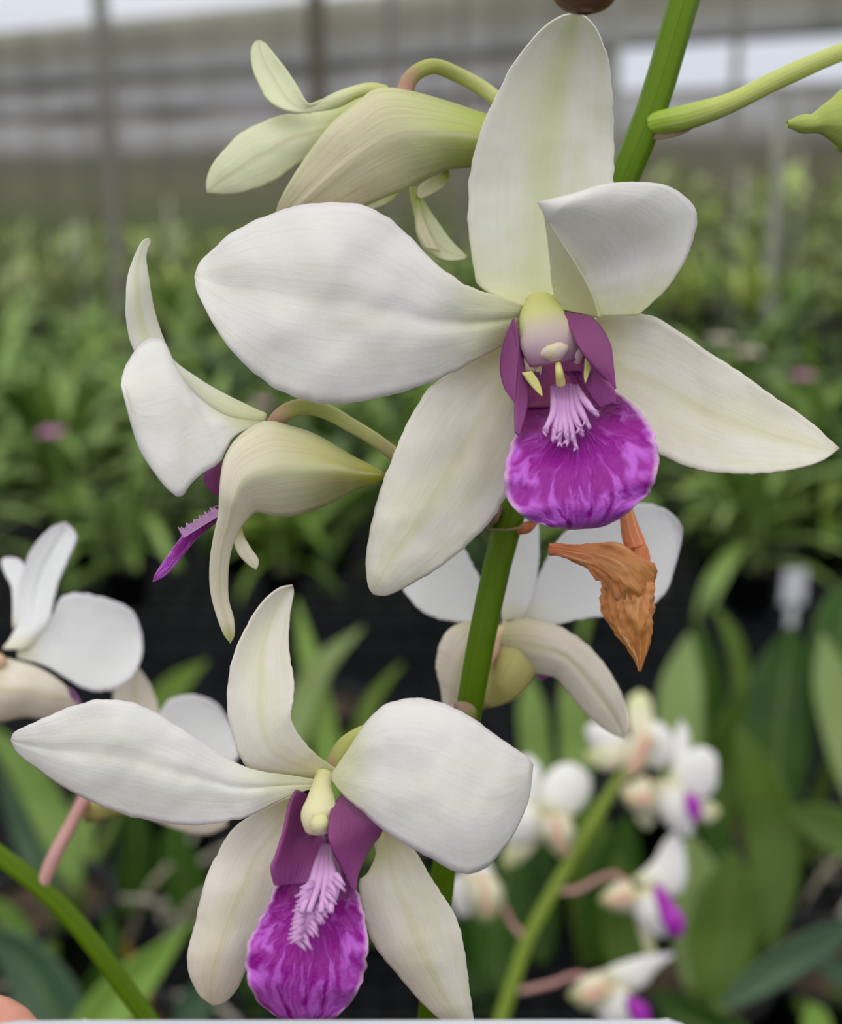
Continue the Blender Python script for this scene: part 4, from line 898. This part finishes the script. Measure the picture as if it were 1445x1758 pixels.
# tall hanging strings and stakes in the haze on the right and left
for i, (x, Y, h) in enumerate([(1300, 6.3, 1.75), (1345, 6.6, 1.6), (1250, 6.2, 1.5), (1100, 6.4, 1.45), (150, 6.0, 1.25), (130, 5.8, 1.22), (300, 6.4, 1.35)]):
    b = MB(); X = (x-722.5)/FPX*Y; b.tube(M['string'], [Vector((X, Y, 0)), Vector((X+0.02, Y, h/2)), Vector((X+0.01, Y, h))], 0.008, n=6, seg=6)
    tag(b.build('plant_stake'), 'thin pale stake blurred among the far plants', 'stake', 'pale stakes in the far rows')
# hedge-like foliage right at the back, nobody could count its leaves
b = MB(); rr = random.Random(5)
for i in range(2600):
    s_ = rr.uniform(-9, 8); z = rr.uniform(0.0, 1.0)**0.8*1.0 + 0.2*noise.noise(Vector((s_*0.5, 0, 3)))
    if s_ > 0.8: z *= 1.5
    p = wallpt(s_, max(0.05, z)) + Vector((0, -rr.uniform(0.6, 3.0), 0))
    b.grid(leaf_rows(p, rr.uniform(0, 6.28), rr.uniform(0.2, 0.42), 0.09, rr.uniform(0.2, 1.5), 1.2, n=3, nu=2), M['leaffar'] if rr.random() < 0.75 else M['leaflime'])
tag(b.build('hedge_foliage', origin=(0, 9, 0)), 'hazy grey green mass of foliage along the foot of the shade cloth', 'foliage', kind='stuff')

# ------------------------------------------------------------------ near bench: oval-leaved plants right, strap-leaved plants left
def traced(root, m, D, rib, hw, d=0.0, cup=3.0, fold=0.0, name='leaf', label=None, thick=0.0009):
    """a leaf along a midrib of pixels at distance D, half widths in pixels"""
    L = []; R = []; ks = knots(rib); n = max(5, len(rib)*2)
    for i in range(n+1):
        t = i/n; p = spline(rib, ks, t); a = spline(rib, ks, max(0, t-0.02)); c = spline(rib, ks, min(1, t+0.02))
        dx, dy = c[0]-a[0], c[1]-a[1]; l = math.hypot(dx, dy) or 1
        w = interp(hw, t)
        L.append((p[0]+dy/l*w, p[1]-dx/l*w)); R.append((p[0]-dy/l*w, p[1]+dx/l*w))
    mb = MB(); mb.patch(m, D, L, R, d=d, cup=cup, fold=fold, nu=8, nv=20, rough=3); return mb.build(name, root, thick=thick, label=label)
OV = [3, 0.75, 1.0, 1.0, 0.85, 0.03]
def ov(w, b0=0.35): return [w*b0, w*0.8, w, w*1.0, w*0.8, w*0.08]
def near_plant(x, y, label, leaves, canes=(), r=0.05, cat='potted orchid', h=0.09):
    root = thing('potted_orchid', (x, y, BENCH), label, cat)
    pm = potmb(Vector((x, y, BENCH)), r, h); pm.lathe(M['bark'], (x, y, BENCH), [(r*0.9, h*0.86), (r*0.4, h*0.92), (0, h*0.94)], 12); pm.build('pot', root)
    for kw in leaves:
        kw = dict(kw); m = kw.pop('m'); D = kw.pop('D'); rib = kw['rib']
        traced(root, m, D, rib, kw['hw'], d=kw.get('d', 0), cup=kw.get('cup', 4), fold=kw.get('fold', 0), label=kw.get('label'))
        foot = P(rib[0][0], rib[0][1], D + (kw['d'][0]/1000.0 if isinstance(kw.get('d', 0), list) else kw.get('d', 0)/1000.0))
        cm = MB(); e = Vector((x+max(-r*.6, min(r*.6, (foot.x-x)*0.5)), y+max(-r*.6, min(r*.6, (foot.y-y)*0.5)), BENCH+h*0.85))
        cm.tube(M['leafoval'], [e, (e+foot)/2+Vector((0.004, 0, 0)), foot], [0.004, 0.006, 0.004], n=8, seg=8); cm.build('cane', root)
    return root
def gx(px, D): return (px-722.5)/FPX*D
near_plant(gx(1180, 0.95), 0.93, 'oval-leaved orchid with a pale upright leaf just right of the withered flower', [
    dict(m=M['leafpale'], D=0.90, rib=[(1172, 1420), (1168, 1300), (1170, 1180), (1184, 1088)], hw=ov(40), d=[0, 0, 10]),
    dict(m=M['leafdark'], D=0.96, rib=[(1205, 1440), (1212, 1300), (1210, 1180), (1200, 1070)], hw=ov(34)),
    dict(m=M['leafoval'], D=1.0, rib=[(1255, 1260), (1272, 1170), (1255, 1090), (1226, 1042)], hw=ov(16)),
    dict(m=M['leafoval'], D=0.92, rib=[(1240, 1480), (1230, 1380), (1262, 1260), (1290, 1165)], hw=ov(40))])
near_plant(gx(1340, 0.9), 0.86, 'oval-leaved orchid with one big dark leaf at the right edge', [
    dict(m=M['leafdark'], D=0.86, rib=[(1350, 1400), (1335, 1300), (1345, 1180), (1358, 1075)], hw=ov(60)),
    dict(m=M['leafpale'], D=0.84, rib=[(1480, 1400), (1455, 1280), (1430, 1180), (1412, 1090)], hw=ov(36)),
    dict(m=M['leafdark'], D=0.90, rib=[(1440, 1260), (1440, 1150), (1455, 1060), (1480, 985)], hw=ov(56)),
    dict(m=M['leafoval'], D=0.80, rib=[(1322, 1620), (1330, 1500), (1310, 1370), (1268, 1250)], hw=ov(44), d=[0, 0, -10])])
near_plant(gx(1240, 0.72), 0.68, 'oval-leaved orchid with broad olive leaves below the small spike', [
    dict(m=M['leafoval'], D=0.72, rib=[(1225, 1720), (1235, 1640), (1250, 1550), (1258, 1462)], hw=ov(60)),
    dict(m=M['leafpale'], D=0.76, rib=[(1190, 1700), (1195, 1600), (1195, 1510), (1180, 1430)], hw=ov(42)),
    dict(m=M['leafdark'], D=0.78, rib=[(1290, 1700), (1270, 1600), (1240, 1500), (1225, 1400)], hw=ov(40)),
    dict(m=M['leafdark'], D=0.68, rib=[(1290, 1790), (1220, 1770), (1160, 1735), (1125, 1700)], hw=ov(34)),
    dict(m=M['leafoval'], D=0.8, rib=[(1110, 1730), (1085, 1650), (1075, 1560), (1060, 1470)], hw=ov(44)),
    dict(m=M['leafgrey'], D=0.66, rib=[(1240, 1730), (1310, 1680), (1390, 1630), (1480, 1580)], hw=ov(30))])
near_plant(gx(1470, 0.74), 0.70, 'oval-leaved orchid cut by the right edge with a leaf pointing left', [
    dict(m=M['leafoval'], D=0.74, rib=[(1560, 1520), (1480, 1450), (1420, 1420), (1350, 1388)], hw=ov(38)),
    dict(m=M['leafbright'], D=0.66, rib=[(1410, 1810), (1405, 1780), (1400, 1750), (1392, 1722)], hw=ov(24)),
    dict(m=M['leafgrey'], D=0.70, rib=[(1500, 1720), (1470, 1690), (1440, 1670), (1400, 1650)], hw=ov(20))])
near_plant(gx(960, 0.95), 0.92, 'dark green orchid standing behind the small distant spike', [
    dict(m=M['leafdark'], D=0.90, rib=[(930, 1650), (910, 1560), (905, 1480), (915, 1400)], hw=ov(50)),
    dict(m=M['leafoval'], D=0.94, rib=[(1010, 1660), (1015, 1560), (1010, 1450), (990, 1330)], hw=ov(40)),
    dict(m=M['leafmid'], D=0.98, rib=[(935, 1420), (925, 1330), (915, 1240), (905, 1150)], hw=ov(26)),
    dict(m=M['leafmid'], D=0.96, rib=[(985, 1400), (990, 1300), (985, 1220), (970, 1150)], hw=ov(28)),
    dict(m=M['leafdark'], D=0.88, rib=[(860, 1700), (850, 1600), (870, 1500), (880, 1420)], hw=ov(46)),
    dict(m=M['leafdark'], D=0.92, rib=[(1080, 1680), (1040, 1600), (1060, 1480), (1080, 1400)], hw=ov(46))])
near_plant(gx(540, 1.15), 1.12, 'strap-leaved orchid with tall light green leaves above the lower flower', [
    dict(m=M['leafbright'], D=1.10, rib=[(580, 1420), (560, 1280), (535, 1150), (508, 1030)], hw=[14, 20, 22, 20, 14, 2]),
    dict(m=M['leafpale'], D=1.08, rib=[(490, 1330), (515, 1220), (555, 1140), (622, 1078)], hw=[12, 20, 24, 22, 14, 2]),
    dict(m=M['leaf'], D=1.14, rib=[(620, 1420), (615, 1300), (640, 1200), (690, 1140)], hw=[10, 16, 18, 16, 10, 2]),
    dict(m=M['leafdark'], D=1.10, rib=[(470, 1420), (455, 1330), (470, 1260), (520, 1200)], hw=[10, 18, 22, 20, 12, 2])])
near_plant(gx(250, 1.0), 0.97, 'strap-leaved orchid with a dark leaf tip showing between the left flowers', [
    dict(m=M['leaf'], D=1.0, rib=[(250, 1320), (265, 1240), (300, 1180), (355, 1135)], hw=[12, 26, 30, 26, 16, 2]),
    dict(m=M['leafdark'], D=0.98, rib=[(300, 1640), (320, 1540), (300, 1440), (330, 1380)], hw=[20, 34, 38, 34, 20, 3]),
    dict(m=M['leafdark'], D=1.02, rib=[(200, 1620), (230, 1520), (235, 1430), (215, 1350)], hw=[20, 34, 38, 30, 18, 3]),
    dict(m=M['leafmid'], D=1.04, rib=[(150, 1500), (140, 1420), (170, 1340), (210, 1280)], hw=[12, 20, 24, 20, 12, 2])])
near_plant(gx(120, 0.66), 0.62, 'strap-leaved orchid at the lower left corner with one bright green leaf', [
    dict(m=M['leafbright'], D=0.62, rib=[(150, 1800), (200, 1720), (265, 1650), (330, 1582)], hw=[46, 44, 38, 28, 14, 1], fold=6),
    dict(m=M['leafgrey'], D=0.64, rib=[(130, 1830), (90, 1740), (40, 1650), (-40, 1590)], hw=[44, 56, 58, 46, 30, 3], fold=6),
    dict(m=M['leafdark'], D=0.66, rib=[(60, 1800), (150, 1730), (190, 1650), (180, 1560)], hw=[20, 30, 32, 26, 16, 2]),
    dict(m=M['yellowleaf'], D=0.67, rib=[(240, 1740), (245, 1700), (228, 1660), (212, 1610)], hw=[8, 15, 17, 14, 8, 1]),
    dict(m=M['leafgrey'], D=0.66, rib=[(330, 1800), (330, 1740), (370, 1690), (430, 1650)], hw=[16, 28, 30, 24, 14, 2])])
near_plant(gx(20, 0.8), 0.77, 'strap-leaved orchid at the left edge with a pale leaf slanting down', [
    dict(m=M['leafmid'], D=0.8, rib=[(130, 1520), (90, 1410), (40, 1320), (-40, 1230)], hw=[16, 28, 32, 30, 18, 2]),
    dict(m=M['leafgrey'], D=0.82, rib=[(100, 1560), (60, 1470), (30, 1400), (-10, 1310)], hw=[16, 24, 26, 22, 12, 2]),
    dict(m=M['leafmid'], D=0.78, rib=[(60, 1680), (40, 1620), (10, 1570), (-60, 1530)], hw=[10, 18, 20, 18, 10, 2])])
near_plant(gx(650, 0.9), 0.86, 'low dark orchid hidden behind the lower flower and the stem', [
    dict(m=M['leafdark'], D=0.9, rib=[(440, 1790), (455, 1740), (440, 1690), (420, 1640)], hw=ov(30)),
    dict(m=M['leafdark'], D=0.9, rib=[(850, 1790), (825, 1700), (820, 1600), (840, 1500)], hw=ov(34)),
    dict(m=M['leafoval'], D=0.92, rib=[(640, 1620), (650, 1560), (645, 1500), (640, 1450)], hw=ov(30))])
# pale aerial roots and old canes lying on the bench
rr = random.Random(21)
def twigs(name, px, py, D, n, spread, label):
    b = MB(); c = P(px, py, D)
    for i in range(n):
        a = rr.uniform(0, 6.28); l = rr.uniform(0.03, spread); p0 = Vector((c.x+rr.uniform(-spread, spread), c.y+rr.uniform(-spread, spread), BENCH+0.012))
        p1 = p0+Vector((math.cos(a)*l, math.sin(a)*l, rr.uniform(0.0, 0.06))); b.tube(M['root'] if i % 3 else M['cane'], [p0, (p0+p1)/2+Vector((0, 0, 0.012)), p1+Vector((0, 0, 0.003))], 0.0028, n=6, seg=8)
    return tag(b.build(name), label, 'roots', kind='stuff')
twigs('aerial_roots', 1400, 1480, 0.95, 34, 0.10, 'pale tangled aerial roots on the bench at the right')
twigs('aerial_roots', 1400, 1700, 0.80, 24, 0.08, 'pale tangled aerial roots in the lower right corner')
twigs('aerial_roots', 230, 1560, 0.92, 26, 0.08, 'greyish tangled aerial roots at the lower left')
